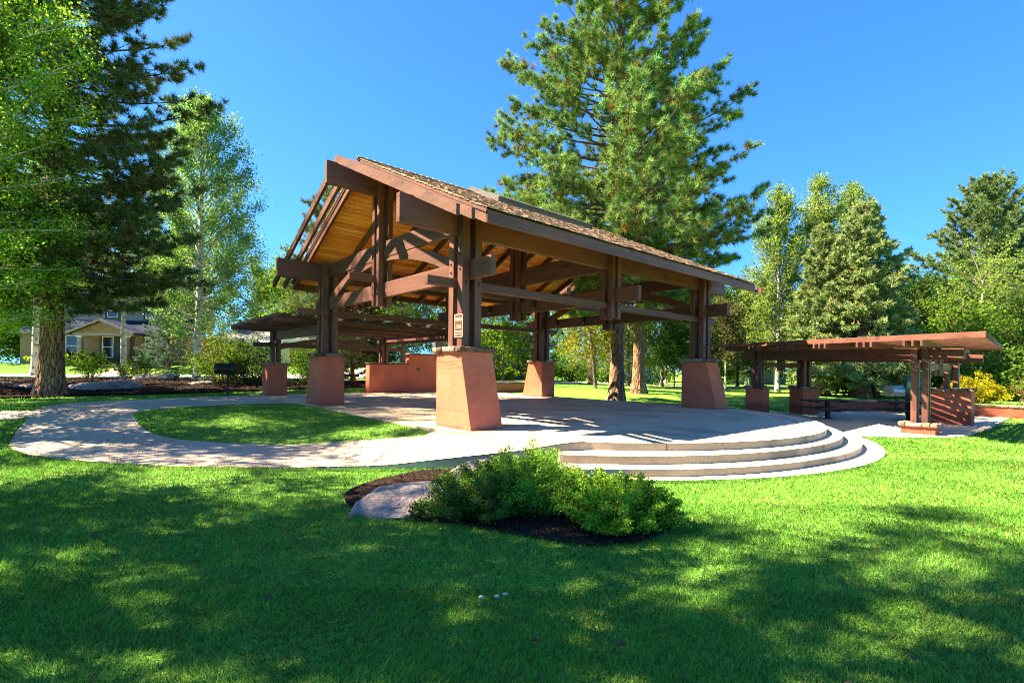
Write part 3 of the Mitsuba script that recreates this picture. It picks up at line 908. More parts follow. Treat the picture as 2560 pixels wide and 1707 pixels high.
def rpos(s, t, dz, top=True):
    def bl(d, k=None):
        c = [np.array(d[i]) if k is None else d[i][k] for i in ((0, 0), (0, 1), (1, 0), (1, 1))]
        return (c[0] * (1 - t) + c[1] * t) * (1 - s) + (c[2] * (1 - t) + c[3] * t) * s
    p = bl(RC)
    return np.array([p[0], p[1], bl(ZB, 1 if top else 0) + dz])


def stick(name, p, q, wd, h, parent, flag=.5, mat='stained_wood', c=.006):
    """A beam of width wd and height h whose lower centre line runs from p to q."""
    p, q = np.asarray(p, float), np.asarray(q, float)
    d = q - p
    ln = np.linalg.norm(d)
    d /= ln
    sd = np.cross(d, [0, 0, 1.])
    sd /= np.linalg.norm(sd)
    up = np.cross(sd, d)
    v, f = cbox(0, ln, -wd / 2, wd / 2, 0, h, c)
    return put(name, MB().add(p + v[:, :1] * d + v[:, 1:2] * -sd + v[:, 2:] * up, f, uv=(rng.random(), flag)), mat, parent)


def square(c, half, ang, z0, z1):
    ca, sa = math.cos(ang), math.sin(ang)
    v, f = pbox(-half[0], half[0], -half[1], half[1], z0, z1)
    return np.c_[c[0] + v[:, 0] * ca - v[:, 1] * sa, c[1] + v[:, 0] * sa + v[:, 1] * ca, v[:, 2]], f


d0 = np.array(RC[1, 0]) - np.array(RC[0, 0])
ang0 = math.atan2(d0[1], d0[0])
for key, half, top, ang in (((0, 0), (.37, .40), 1.16, TH + .1), ((0, 1), (.42, .42), 1.16, .2), ((1, 0), (.36, .42), .25, TH), ((1, 1), (.45, .62), 1.26, TH)):
    c = RC[key]
    pier = put('pier', MB().add(*square(c, half, ang, -.05, top)), 'stucco', rp)
    fr = lambda v, c=c, ang=ang: np.c_[c[0] + v[:, 0] * math.cos(ang) - v[:, 1] * math.sin(ang), c[1] + v[:, 0] * math.sin(ang) + v[:, 1] * math.cos(ang), v[:, 2]]
    cap_ring(pier, -half[0], half[0], -half[1], half[1], top + .001, top + .13, fr, over=.07, depth=.18)
    for sx in (-1, 1):
        for sy in (-1, 1):
            cx = fr(np.array([[sx * .14, sy * .14, 0]]))[0]
            v, f = square((cx[0], cx[1]), (.075, .075), ang, top + .11, ZB[key][1] - .002)
            put('post', MB().add(v, f, uv=(rng.random(), 1.)), 'stained_wood', rp)
for t in (0, 1):
    stick('main_beam', rpos(-.13, t, 0, False), rpos(1.17, t, 0, False), .115, ZB[0, t][1] - ZB[0, t][0] - .02, rp)
for s in (0, 1):
    a, b = rpos(s, -.12, -.30, False), rpos(s, 1.12, -.30, False)
    stick('tie_beam', a, b, .10, .2, rp)
    m = rpos(s, .5, 0)
    for sx in (-.08, .08):
        v, f = square((m[0] + sx, m[1]), (.05, .09), ang0, m[2] - .85, m[2] - .02)
        put('king_post', MB().add(v, f, uv=(rng.random(), 1.)), 'stained_wood', rp)
for s in (-.1, .13, .36, .6, .83, 1.03):
    for d in (-.032, 0, .032):
        stick('rafter', rpos(s + d, -.42, .005), rpos(s + d, 1.3, .005), .06, .17, rp)
for i, t in enumerate(np.linspace(-.36, 1.24, 36)):
    stick('slat', rpos(-.27, t, .18), rpos(1.26, t, .18), .045, .165, rp)
lw = thing('garden_wall', 'low curved red wall with stone coping behind the right pergola', 'wall')
LWP = np.array([(14.1, 23.75), (15.7, 24.45), (17.3, 25.1), (19.0, 25.05), (20.2, 24.1), (21.1, 23.1), (22.25, 22.15), (23.0, 21.6)])
wall_line = LineString(LWP)
sheet_w = wall_line.buffer(.16, cap_style=2, join_style=1)
m = trimesh.creation.extrude_polygon(sheet_w, .56, engine='earcut')
w_ = put('wall', MB().add(np.asarray(m.vertices) - [0, 0, .1], np.asarray(m.faces)), 'stucco', lw)
s = 0
while s < wall_line.length - .05:
    w = min(.3 + .25 * rng.random(), wall_line.length - s)
    p, q = np.array(wall_line.interpolate(s + .004).coords[0]), np.array(wall_line.interpolate(s + w - .004).coords[0])
    d = (q - p) / np.linalg.norm(q - p)
    b_ = stone_block(0, np.linalg.norm(q - p), -.2, .2, .462, .565 + rng.normal(0, .006), rng.random())
    v = np.c_[p[0] + b_[0][:, 0] * d[0] - b_[0][:, 1] * d[1], p[1] + b_[0][:, 0] * d[1] + b_[0][:, 1] * d[0], b_[0][:, 2]]
    put('coping_stone', MB().add(v, b_[1], uv=(.4 + .5 * rng.random(), rng.random())), 'field_stone', w_, smooth=True)
    s += w


# ---------------------------------------------------------------- picnic tables, grills, bin, bench
def picnic(x, y, ang, label):
    t = thing('picnic_table', label, 'picnic table', 'picnic tables on the patio')
    R = np.array([[math.cos(ang), -math.sin(ang)], [math.sin(ang), math.cos(ang)]])

    def pt(name, box, c=.012, parent=t, mat='plaza_dark'):
        v, f = cbox(*box, c)
        return put(name, MB().add(np.c_[v[:, :2] @ R.T + [x, y], v[:, 2] + .03], f), mat, parent)
    pt('pedestal', (-.075, .075, -.075, .075, 0, .70))
    pt('foot_plate', (-.2, .2, -.2, .2, .001, .015))
    for i in range(5):
        pt('top_slat', (-1.0, 1.0, -.39 + i * .157, -.39 + i * .157 + .149, .715, .76))
    for sx in (-.6, .6):
        pt('top_bearer', (sx - .03, sx + .03, -.36, .36, .66, .714))
    for sy in (-1, 1):
        pt('seat_arm', (-.035, .035, min(0, sy * .72), max(0, sy * .72), .33, .385))
        s = pt('seat', (-.95, .95, sy * .72 - .15, sy * .72 - .004, .40, .445))
        pt('seat', (-.95, .95, sy * .72 + .004, sy * .72 + .15, .40, .445))
        pt('seat_bearer', (-.7, .7, sy * .72 - .03, sy * .72 + .03, .386, .4))


picnic(13.1, 20.6, .1, 'dark pedestal picnic table on the left of the patio')
picnic(16.0, 20.0, -.1, 'dark pedestal picnic table behind the front pergola posts')


def grill(x, y, z, ang, label, hood_mat, post_mat, h=1.05, r=.28, ln=.7):
    t = thing('barbecue_grill', label, 'grill', 'park grills on posts')
    d = np.array([math.cos(ang), math.sin(ang), 0])
    c = np.array([x, y, z])
    put('post', MB().add(*tube(np.array([c + [0, 0, -.1], c + [0, 0, h - .2]]), .045, 10)), post_mat, t)
    prof = [(-r, -.02), (-r * .92, .14), (-r * .5, .27), (r * .5, .27), (r * .92, .14), (r, -.02)]
    e = np.array([-d[1], d[0], 0])
    fr = lambda a, b, s: c + [0, 0, h] + d * s + e * a + np.array([0, 0, 1.]) * b
    v, f = prism(prof, -ln / 2, ln / 2, fr)
    hood = put('hood', MB().add(v, f), hood_mat, t)
    v, f = prism([(-r, -.03), (r, -.03), (r * .75, -.24), (-r * .75, -.24)], -ln / 2 + .01, ln / 2 - .01, fr)
    put('firebox', MB().add(v, f), hood_mat, t)
    hp = [fr(-r * .8 - .05, .12, -ln * .25), fr(-r * .8 - .09, .12, -ln * .25), fr(-r * .8 - .09, .12, ln * .25), fr(-r * .8 - .05, .12, ln * .25)]
    put('handle', MB().add(*tube(np.array(hp), .012, 6)), post_mat, hood)
    put('collar', MB().add(*tube(np.array([c + [0, 0, h - .30], c + [0, 0, h - .24]]), .09, 10)), post_mat, t)


grill(-13.2, 23.1, .47, .1, 'black covered park grill on a post beside the far path', 'black_metal', 'black_metal', 1.25, .33, .95)
grill(19.0, 24.55, .03, .15, 'silver covered park grill on a post under the right pergola', 'steel', 'black_metal', 1.02, .33, .95)
bn = thing('waste_bin', 'dark green bin with sloping lid behind the pergola posts', 'bin')
v, f = cbox(18.1, 18.75, 22.3, 22.9, .03, 1.25, .03)
put('body', MB().add(v, f), 'green_plastic', bn)
v, f = prism([(22.26, 1.255), (22.94, 1.255), (22.94, 1.75), (22.6, 1.6)], 18.08, 18.77, lambda a, b, t: np.array([t, a, b]))
put('lid', MB().add(v, f), 'green_plastic', bn)
bc = thing('bench', 'dark backed wooden bench in the shade left of the red wall', 'bench')
for (x0, x1, y0, y1, z0, z1, nm) in ((-11.2, -9.0, 28.8, 29.2, 1.02, 1.08, 'seat'), (-11.2, -9.0, 29.25, 29.31, 1.3, 1.5, 'backrest'), (-11.0, -10.9, 28.85, 29.3, .5, 1.45, 'leg'), (-9.3, -9.2, 28.85, 29.3, .5, 1.45, 'leg')):
    put(nm, MB().add(*cbox(x0, x1, y0, y1, z0, z1, .01)), 'twig_brown', bc)
# ---------------------------------------------------------------- houses and car
def wbox(name, x0, x1, y0, y1, z0, z1, mat, parent, c=0.0):
    v, f = cbox(x0, x1, y0, y1, z0, z1, c) if c else pbox(x0, x1, y0, y1, z0, z1)
    return put(name, MB().add(v, f), mat, parent)


def window(parent, x0, x1, z0, z1, y, trim='trim_dark', frame='white_paint', mid=True, tw=.14):
    w = put('window', MB().add(*pbox(x0, x1, y - .015, y - .005, z0, z1)), 'window_glass', parent)
    fr = MB()
    for b in ((x0 - .06, x0, z0 - .06, z1 + .06), (x1, x1 + .06, z0 - .06, z1 + .06), (x0, x1, z1, z1 + .06), (x0, x1, z0 - .06, z0)):
        fr.add(*pbox(b[0], b[1], y - .06, y - .002, b[2], b[3]))
    if mid:
        fr.add(*pbox(x0, x1, y - .05, y - .016, (z0 + z1) / 2 - .03, (z0 + z1) / 2 + .03))
    put('frame', fr, frame, w)
    if trim:
        tr = MB()
        for b in ((x0 - .06 - tw * 1.4, x0 - .062, z0 - .2, z1 + .2), (x1 + .062, x1 + .06 + tw * 1.4, z0 - .2, z1 + .2)):
            tr.add(*pbox(b[0], b[1], y - .045, y - .001, b[2], b[3]))
        tr.add(*pbox(x0 - .06, x1 + .06, y - .08, y - .001, z0 - .2, z0 - .062))
        put('trim', tr, trim, w)
    return w


def gable(parent, x0, x1, y0, y1, z0, z1, over, mat, wallmat, rake='upper_siding', thick=.14):
    """A front gable: triangular wall at y0 and two roof slopes running back to y1."""
    xm = (x0 + x1) / 2
    v, f = prism([(x0, z0), (x1, z0), (xm, z1)], y0, y1, lambda a, b, t: np.array([a, t, b]))
    put('gable_wall', MB().add(v, f), wallmat, parent)
    sl = (z1 - z0) / (xm - x0)
    for s in (-1, 1):
        e = xm + s * ((xm - x0) + over)
        ze = z1 - sl * abs(e - xm)
        v, f = prism([(xm, z1 + .01), (e, ze + .01), (e, ze + thick), (xm, z1 + thick)], y0 - over, y1, lambda a, b, t: np.array([a, t, b]))
        r = put('roof', MB().add(v, f), mat, parent)
        v, f = prism([(xm, z1 - .03), (e, ze - .03), (e, ze + thick + .03), (xm, z1 + thick + .03)], y0 - over - .045, y0 - over - .003, lambda a, b, t: np.array([a, t, b]))
        put('rake_board', MB().add(v, f), rake, r)


th_ = thing('house', 'tan house with dark blue roof, gabled porch and red door behind the left pine', 'house')
HY, HZ = 41.4, 1.84
wbox('wall', -41.0, -28.2, HY, HY + 7, HZ - .6, 4.42, 'tan_siding', th_)
v = np.array([[-41.5, HY - .5, 4.36], [-27.8, HY - .5, 4.36], [-27.8, HY + 2.4, 5.75], [-41.5, HY + 2.4, 5.75], [-41.5, HY - .5, 4.50], [-27.8, HY - .5, 4.50], [-27.8, HY + 2.4, 5.90], [-41.5, HY + 2.4, 5.90]])
lr = put('roof', MB().add(v, [[0, 1, 5, 4], [1, 2, 6, 5], [2, 3, 7, 6], [3, 0, 4, 7], [4, 5, 6, 7], [3, 2, 1, 0]]), 'dark_shingle', th_)
wbox('gutter', -41.5, -27.8, HY - .6, HY - .502, 4.34, 4.52, 'upper_siding', lr)
wbox('upper_wall', -40.2, -29.0, HY + 2.0, HY + 7, 5.2, 8.2, 'upper_siding', th_)
gable(th_, -36.6, -29.4, HY + 1.7, HY + 7.5, 7.6, 9.6, .45, 'dark_shingle', 'upper_siding')
window(th_, -37.1, -36.17, 2.55, 4.2, HY)
window(th_, -34.07, -33.24, 2.5, 4.12, HY)
window(th_, -30.5, -30.02, 2.72, 4.05, HY)
window(th_, -29.6, -29.1, 2.72, 4.05, HY)
window(th_, -31.95, -31.2, 6.0, 7.1, HY + 2.0)
window(th_, -35.3, -34.5, 6.0, 7.1, HY + 2.0)
dr_ = wbox('door', -32.72, -31.7, HY - .06, HY - .003, HZ + .05, 4.12, 'door_red', th_, .01)
for a, b in ((-32.62, -32.26), (-32.16, -31.8)):
    for c, d in ((2.0, 2.7), (2.8, 3.95)):
        wbox('panel', a, b, HY - .085, HY - .062, c, d, 'door_red', dr_, .01)
put('handle', MB().add(*tube(np.array([[-31.8, HY - .13, 2.85], [-31.8, HY - .13, 3.05]]), .02, 6)), 'brass', dr_)
for a, b in ((-32.95, -32.74), (-31.68, -31.47)):
    wbox('door_trim', a, b, HY - .05, HY - .002, HZ, 4.2, 'trim_dark', th_)
gable(th_, -35.3, -30.5, HY - 1.5, HY + .4, 4.38, 5.34, .35, 'dark_shingle', 'tan_siding')
wbox('porch_beam', -35.3, -30.5, HY - 1.52, HY - 1.3, 4.16, 4.38, 'upper_siding', th_)
wbox('porch_floor', -35.4, -30.4, HY - 1.7, HY - .01, HZ - .5, HZ + .04, 'concrete', th_)
for x in (-34.8, -31.1):
    c = wbox('porch_column', x - .16, x + .16, HY - 1.5, HY - 1.2, 2.6, 4.155, 'upper_siding', th_)
    wbox('base', x - .24, x + .24, HY - 1.58, HY - 1.12, HZ + .045, 2.595, 'tan_siding', c)
    wbox('capital', x - .22, x + .22, HY - 1.55, HY - 1.15, 4.05, 4.15, 'white_paint', c)

gh = thing('house', 'grey roofed house with white eaves behind the left pergola', 'house')
GY = 49.5
wbox('wall', -30.5, -19.5, GY, GY + 8, 1.2, 4.5, 'tan_wall', gh)
v = np.array([[-31, GY - .5, 4.45], [-19, GY - .5, 4.45], [-19, GY + 8.5, 4.45], [-31, GY + 8.5, 4.45], [-28, GY + 3.5, 6.1], [-22, GY + 3.5, 6.1]])
put('roof', MB().add(v, [[0, 1, 5], [0, 5, 4], [1, 2, 5], [2, 3, 4], [2, 4, 5], [3, 0, 4], [0, 3, 2], [0, 2, 1]]), 'roof_grey', gh)
wbox('fascia', -31.05, -18.95, GY - .58, GY - .51, 4.28, 4.62, 'white_paint', gh)
wbox('garage_opening', -27.6, -22.8, GY - .02, GY - .004, 1.6, 4.1, 'trim_dark', gh)
wbox('side_wall', -19.4, -14.6, GY + 1, GY + 7, 1.2, 4.9, 'tan_wall', gh)
window(gh, -18.3, -17.4, 2.4, 4.2, GY + 1)
wbox('porch_column', -15.6, -15.2, GY - .6, GY - .2, 1.4, 4.4, 'white_paint', gh)
window(gh, -16.3, -15.7, 2.3, 4.2, GY + 1, None)
v, f = prism([(GY - 1.0, 4.42), (GY + 7.5, 4.42), (GY + 7.5, 4.6), (GY + 3.2, 6.3), (GY - 1.0, 4.6)], -19.0, -14.0, lambda a, b, t: np.array([t, a, b]))
put('roof', MB().add(v, f), 'roof_grey', gh)

cv = thing('camper_van', 'parked camper van with white domed roof seen above the shrubs', 'van')
CX, CY, CZ = -22.2, 42.5, 1.78
prof = [(-1.02, .35), (1.02, .35), (1.05, 1.3), (.98, 1.75), (.8, 2.12), (.45, 2.33), (0, 2.40), (-.45, 2.33), (-.8, 2.12), (-.98, 1.75), (-1.05, 1.3)]
v, f = prism(prof, CY, CY + 4.8, lambda a, b, t: np.array([CX + a, t, CZ + b]))
cb = put('body', MB().add(v, f), 'white_paint', cv)
v, f = prism([(-.86, 1.28), (.86, 1.28), (.78, 1.86), (-.78, 1.86)], CY - .03, CY - .004, lambda a, b, t: np.array([CX + a, t, CZ + b]))
put('rear_window', MB().add(v, f), 'teal_glass', cv)
wbox('bumper', CX - 1.0, CX + 1.0, CY - .16, CY - .035, CZ + .38, CZ + .6, 'grey_paint', cv, .03)
for sx in (-1, 1):
    wbox('tail_light', CX + sx * .93 - .06, CX + sx * .93 + .06, CY - .03, CY - .003, CZ + .75, CZ + 1.1, 'door_red', cv, .01)
    for yy in (.9, 3.9):
        wh = put('wheel', MB().add(*tube(np.array([[CX + sx * .98, CY + yy, CZ + .35], [CX + sx * .76, CY + yy, CZ + .35]]), .35, 18)), 'black_metal', cv)
        put('rim', MB().add(*tube(np.array([[CX + sx * .99, CY + yy, CZ + .35], [CX + sx * .981, CY + yy, CZ + .35]]), .2, 14)), 'steel', wh)

ch = thing('house', 'blue grey house with white gable trim seen past the nearest pier', 'house')
wbox('wall', -8.5, 3.4, 62, 70, .2, 5.6, 'grey_siding', ch)
gable(ch, -5.0, 3.6, 61.4, 70, 5.4, 7.7, .5, 'roof_grey', 'grey_siding', 'white_paint', .2)
wbox('corner_board', -8.6, -8.35, 61.9, 62.1, .2, 5.6, 'white_paint', ch)
window(ch, -1.95, -.75, 2.1, 3.5, 62, 'white_paint', 'white_paint', False, .12)
window(ch, 1.2, 2.2, 2.1, 3.5, 62, 'white_paint')
wbox('window_ledge', -2.1, -.6, 61.8, 61.93, 1.8, 1.95, 'white_paint', ch)
for a, b in ((-4.3, 0), (3.0, 1)):
    stick('bracket', (a, 61.35, 5.1), (a, 60.95, 5.75), .12, .12, ch, mat='white_paint')
v = np.array([[-9.2, 61.4, 5.55], [-4.8, 61.4, 5.55], [-4.8, 66, 7.7], [-9.2, 66, 7.7], [-9.2, 70.5, 5.5], [-4.8, 70.5, 5.5]])
put('roof', MB().add(v, [[0, 1, 2], [0, 2, 3], [3, 2, 5], [3, 5, 4], [0, 3, 4], [1, 5, 2]]), 'roof_grey', ch)

bh = thing('house', 'small blue house with white columns far off beyond the right pergola', 'house')
wbox('wall', 34, 44, 80, 87, -.2, 4.2, 'grey_siding', bh)
v, f = prism([(79.4, 4.15), (87.6, 4.15), (83.5, 6.6)], 33.4, 44.6, lambda a, b, t: np.array([t, a, b]))
put('roof', MB().add(v, f), 'roof_grey', bh)
for x in (37.2, 39.4, 41.6):
    wbox('porch_column', x - .18, x + .18, 78.3, 78.7, -.1, 3.9, 'white_paint', bh)
wbox('porch_roof', 36.5, 42.4, 78.0, 79.35, 3.91, 4.14, 'white_paint', bh)
window(bh, 35.0, 36.2, 1.2, 3.0, 80)
window(bh, 42.6, 43.6, 1.2, 3.0, 80)
wg = thing('gate', 'small white picket gate between dark shrubs beyond the street', 'gate')
for i in range(6):
    wbox('picket', 9.45 + i * .16, 9.56 + i * .16, 63, 63.04, .85, 1.95 + (.08 if i in (2, 3) else 0), 'white_paint', wg)
for z in (1.1, 1.65):
    wbox('rail', 9.4, 10.4, 63.045, 63.09, z, z + .1, 'white_paint', wg)
lpst = thing('lamp_post', 'pale grey lamp post with flared base beyond the trees', 'lamp post')
put('base', MB().add(*tube(np.array([[25, 81, -.1], [25, 81, .25], [25, 81, .5], [25, 81, .8]]), np.array([.34, .34, .22, .14]), 12)), 'white_paint', lpst, smooth=40)
put('pole', MB().add(*tube(np.array([[25, 81, .8], [25, 81, 5.6]]), np.array([.13, .09]), 10)), 'white_paint', lpst, smooth=40)
put('lantern', MB().add(*tube(np.array([[25, 81, 5.6], [25, 81, 5.75], [25, 81, 6.2], [25, 81, 6.4]]), np.array([.1, .2, .24, .05]), 10)), 'trim_dark', lpst, smooth=40)


# ---------------------------------------------------------------- boulders
def boulder(x, y, z, rx, ry, rz, ang, seed, label, sub=4, flatten=.0, group=None):
    m = trimesh.creation.icosphere(subdivisions=sub)
    p = np.asarray(m.vertices).copy()
    r_ = np.random.default_rng(seed)
    for _ in range(9):                           # facets: cut by planes
        n = r_.normal(size=3)
        n /= np.linalg.norm(n)
        d = .55 + .25 * r_.random()
        k = p @ n
        p = p - np.clip(k - d, 0, None)[:, None] * n * .88
    p *= 1 + .30 * (meshkit.fbm(p * 1.9 + seed, 4)[:, None] - .5) + .16 * (meshkit.fbm(p * 6 + seed, 4)[:, None] - .5)
    p[:, 2] = np.where(p[:, 2] > .55, .55 + .35 * (p[:, 2] - .55), p[:, 2]) + .22 * p[:, 0] * (p[:, 2] > 0)
    p *= [rx, ry, rz]
    c, s = math.cos(ang), math.sin(ang)
    v = np.c_[x + p[:, 0] * c - p[:, 1] * s, y + p[:, 0] * s + p[:, 1] * c, z + p[:, 2]]
    k = numbered('boulder')
    scene[k] = mikit.ply((v, np.asarray(m.faces)), 'rock', smooth=38)
    return tag(k, label, 'boulder', group)


boulder(-1.42, 6.72, .00, .96, .66, .46, -.12, 6, 'broad grey purple boulder at the left end of the planting bed', 5)
boulder(-.62, 7.95, .06, .40, .32, .46, .3, 8, 'tan rounded boulder peeking out between the shrubs of the planting bed', 4)
boulder(-20.6, 25.2, .62, 1.7, .9, .62, .1, 9, 'large flat boulder in the mulch right of the left pine trunk', 4)
boulder(-24.5, 25.6, .55, 1.3, .7, .42, .0, 12, 'low dark boulder in the mulch left of the pine trunk', 4)
boulder(-22.4, 31.5, .98, 1.5, .8, .5, .15, 14, 'dark jagged boulder on the mulch crest left of the aspen trunk', 4)
boulder(-17.4, 28.2, .72, .95, .6, .42, .2, 17, 'grey boulder in the mulch right of the aspen trunk', 4)
boulder(-28.0, 26.5, .55, 1.4, .7, .4, .3, 19, 'half buried boulder at the left edge of the mulch', 4)
boulder(-19.0, 31.3, .95, .9, .5, .3, .0, 23, 'small dark boulder behind the aspen trunk', 4)
# ---------------------------------------------------------------- trees and shrubs
def unit(a):
    return a / (np.linalg.norm(a, axis=-1, keepdims=True) + 1e-12)


def trunk_mesh(P, r, sides=14, reps=1.0):
    """Tapered trunk with a seam, uv.x round the trunk for the bark."""
    P = np.asarray(P, float)
    t = unit(np.gradient(P, axis=0))
    a = unit(np.cross(t, [0, 1., 0.1]))
    b = np.cross(t, a)
    ang = np.linspace(0, 2 * np.pi, sides + 1) + np.pi / 2
    r = np.asarray(r, float)
    v = (P[:, None] + r[:, :, None] * (np.cos(ang)[None, :, None] * a[:, None] + np.sin(ang)[None, :, None] * b[:, None])).reshape(-1, 3) if r.ndim == 2 else None
    n, m = len(P), sides + 1
    i, j = np.meshgrid(np.arange(n - 1), np.arange(sides), indexing='ij')
    q = np.stack([i * m + j, i * m + j + 1, (i + 1) * m + j + 1, (i + 1) * m + j], -1).reshape(-1, 4)
    uv = np.stack([np.tile(np.linspace(0, reps, m), n), np.zeros(n * m)], 1)
    return v, q, uv


def needles(P, D, k, ln, wd, a0, a1, stem, rng, col, var=.25, tip=None):
    n = len(P)
    D = unit(D)
    ref = unit(rng.normal(size=(n, k, 3)))
    Dk = D[:, None]
    perp = unit(ref - (ref * Dk).sum(-1, keepdims=True) * Dk)
    al = np.radians(rng.uniform(a0, a1, (n, k, 1)))
    d = Dk * np.cos(al) + perp * np.sin(al)
    base = P[:, None] + Dk * rng.uniform(-stem, stem, (n, k, 1))
    l_ = ln * rng.uniform(.7, 1.1, (n, k, 1))
    wv = unit(np.cross(d, unit(rng.normal(size=(n, k, 3))))) * wd / 2
    v = np.stack([base - wv, base + wv, base + d * l_], 2).reshape(-1, 3)
    f = np.arange(n * k * 3).reshape(-1, 3)
    tone = 1 + var * rng.normal(size=(n, 1, 1))
    hue = rng.normal(size=(n, 1, 1)) * var * .4
    c = np.asarray(col, float)[None, None] * np.clip(tone + rng.normal(size=(n, k, 1)) * .12, .35, 1.9) * np.concatenate([1 + hue, np.ones((n, 1, 1)), 1 - hue], -1)
    if tip is not None:
        w = (rng.random((n, 1, 1)) < tip[1])
        c = np.where(w, np.asarray(tip[0]) * (.7 + .6 * rng.random((n, 1, 1))), c)
    return v, f, np.clip(np.repeat(c.reshape(-1, 3), 3, 0), .003, .8)


def leaves(P, ln, wd, rng, col, var=.25, up=.35, tip=None, tone=None):
    n = len(P)
    nrm = unit(rng.normal(size=(n, 3)) + [0, 0, up])
    a = unit(np.cross(nrm, rng.normal(size=(n, 3))))
    b = np.cross(nrm, a)
    s = rng.uniform(.65, 1.15, (n, 1))
    a, b = a * ln / 2 * s, b * wd / 2 * s
    v = np.stack([P - a, P + b * 1.0 - a * .1, P + a, P - b - a * .1], 1).reshape(-1, 3)
    k = np.arange(n)[:, None] * 4
    f = np.vstack([k + [0, 1, 2], k + [0, 2, 3]])
    t = 1 + var * rng.normal(size=(n, 1))
    if tone is not None:
        t = t * tone[:, None]
    hue = rng.normal(size=(n, 1)) * var * .3
    c = np.asarray(col, float) * np.clip(t, .4, 1.8) * np.concatenate([1 + hue, np.ones((n, 1)), 1 - hue * .5], 1)
    if tip is not None:
        w = rng.random((n, 1)) < tip[1]
        c = np.where(w, np.asarray(tip[0]) * (.7 + .6 * rng.random((n, 1))), c)
    return v, f, np.clip(np.repeat(c, 4, 0), .003, .8)


PROF = {
    'round': lambda t: np.sqrt(np.clip(1 - (2 * t - .85) ** 2 / 1.35, 0, 1)) ** .8,
    'pine': lambda t: np.minimum(.62 + 2.2 * t, 1.0) * np.clip(1 - np.clip((t - .22) / .80, 0, 1) ** 1.35, .05, 1),
    'cone': lambda t: np.clip(1.05 - t, .03, 1) ** .85 * np.minimum(.7 + 3 * t, 1),
    'aspen': lambda t: np.minimum(.55 + 1.9 * t, 1.0) * np.clip(1.03 - np.clip((t - .25) / .75, 0, 1) ** 1.15, .06, 1),
    'column': lambda t: np.minimum(.75 + 1.2 * t, 1.0) * np.clip(1.03 - t ** 1.9, .06, 1),
}


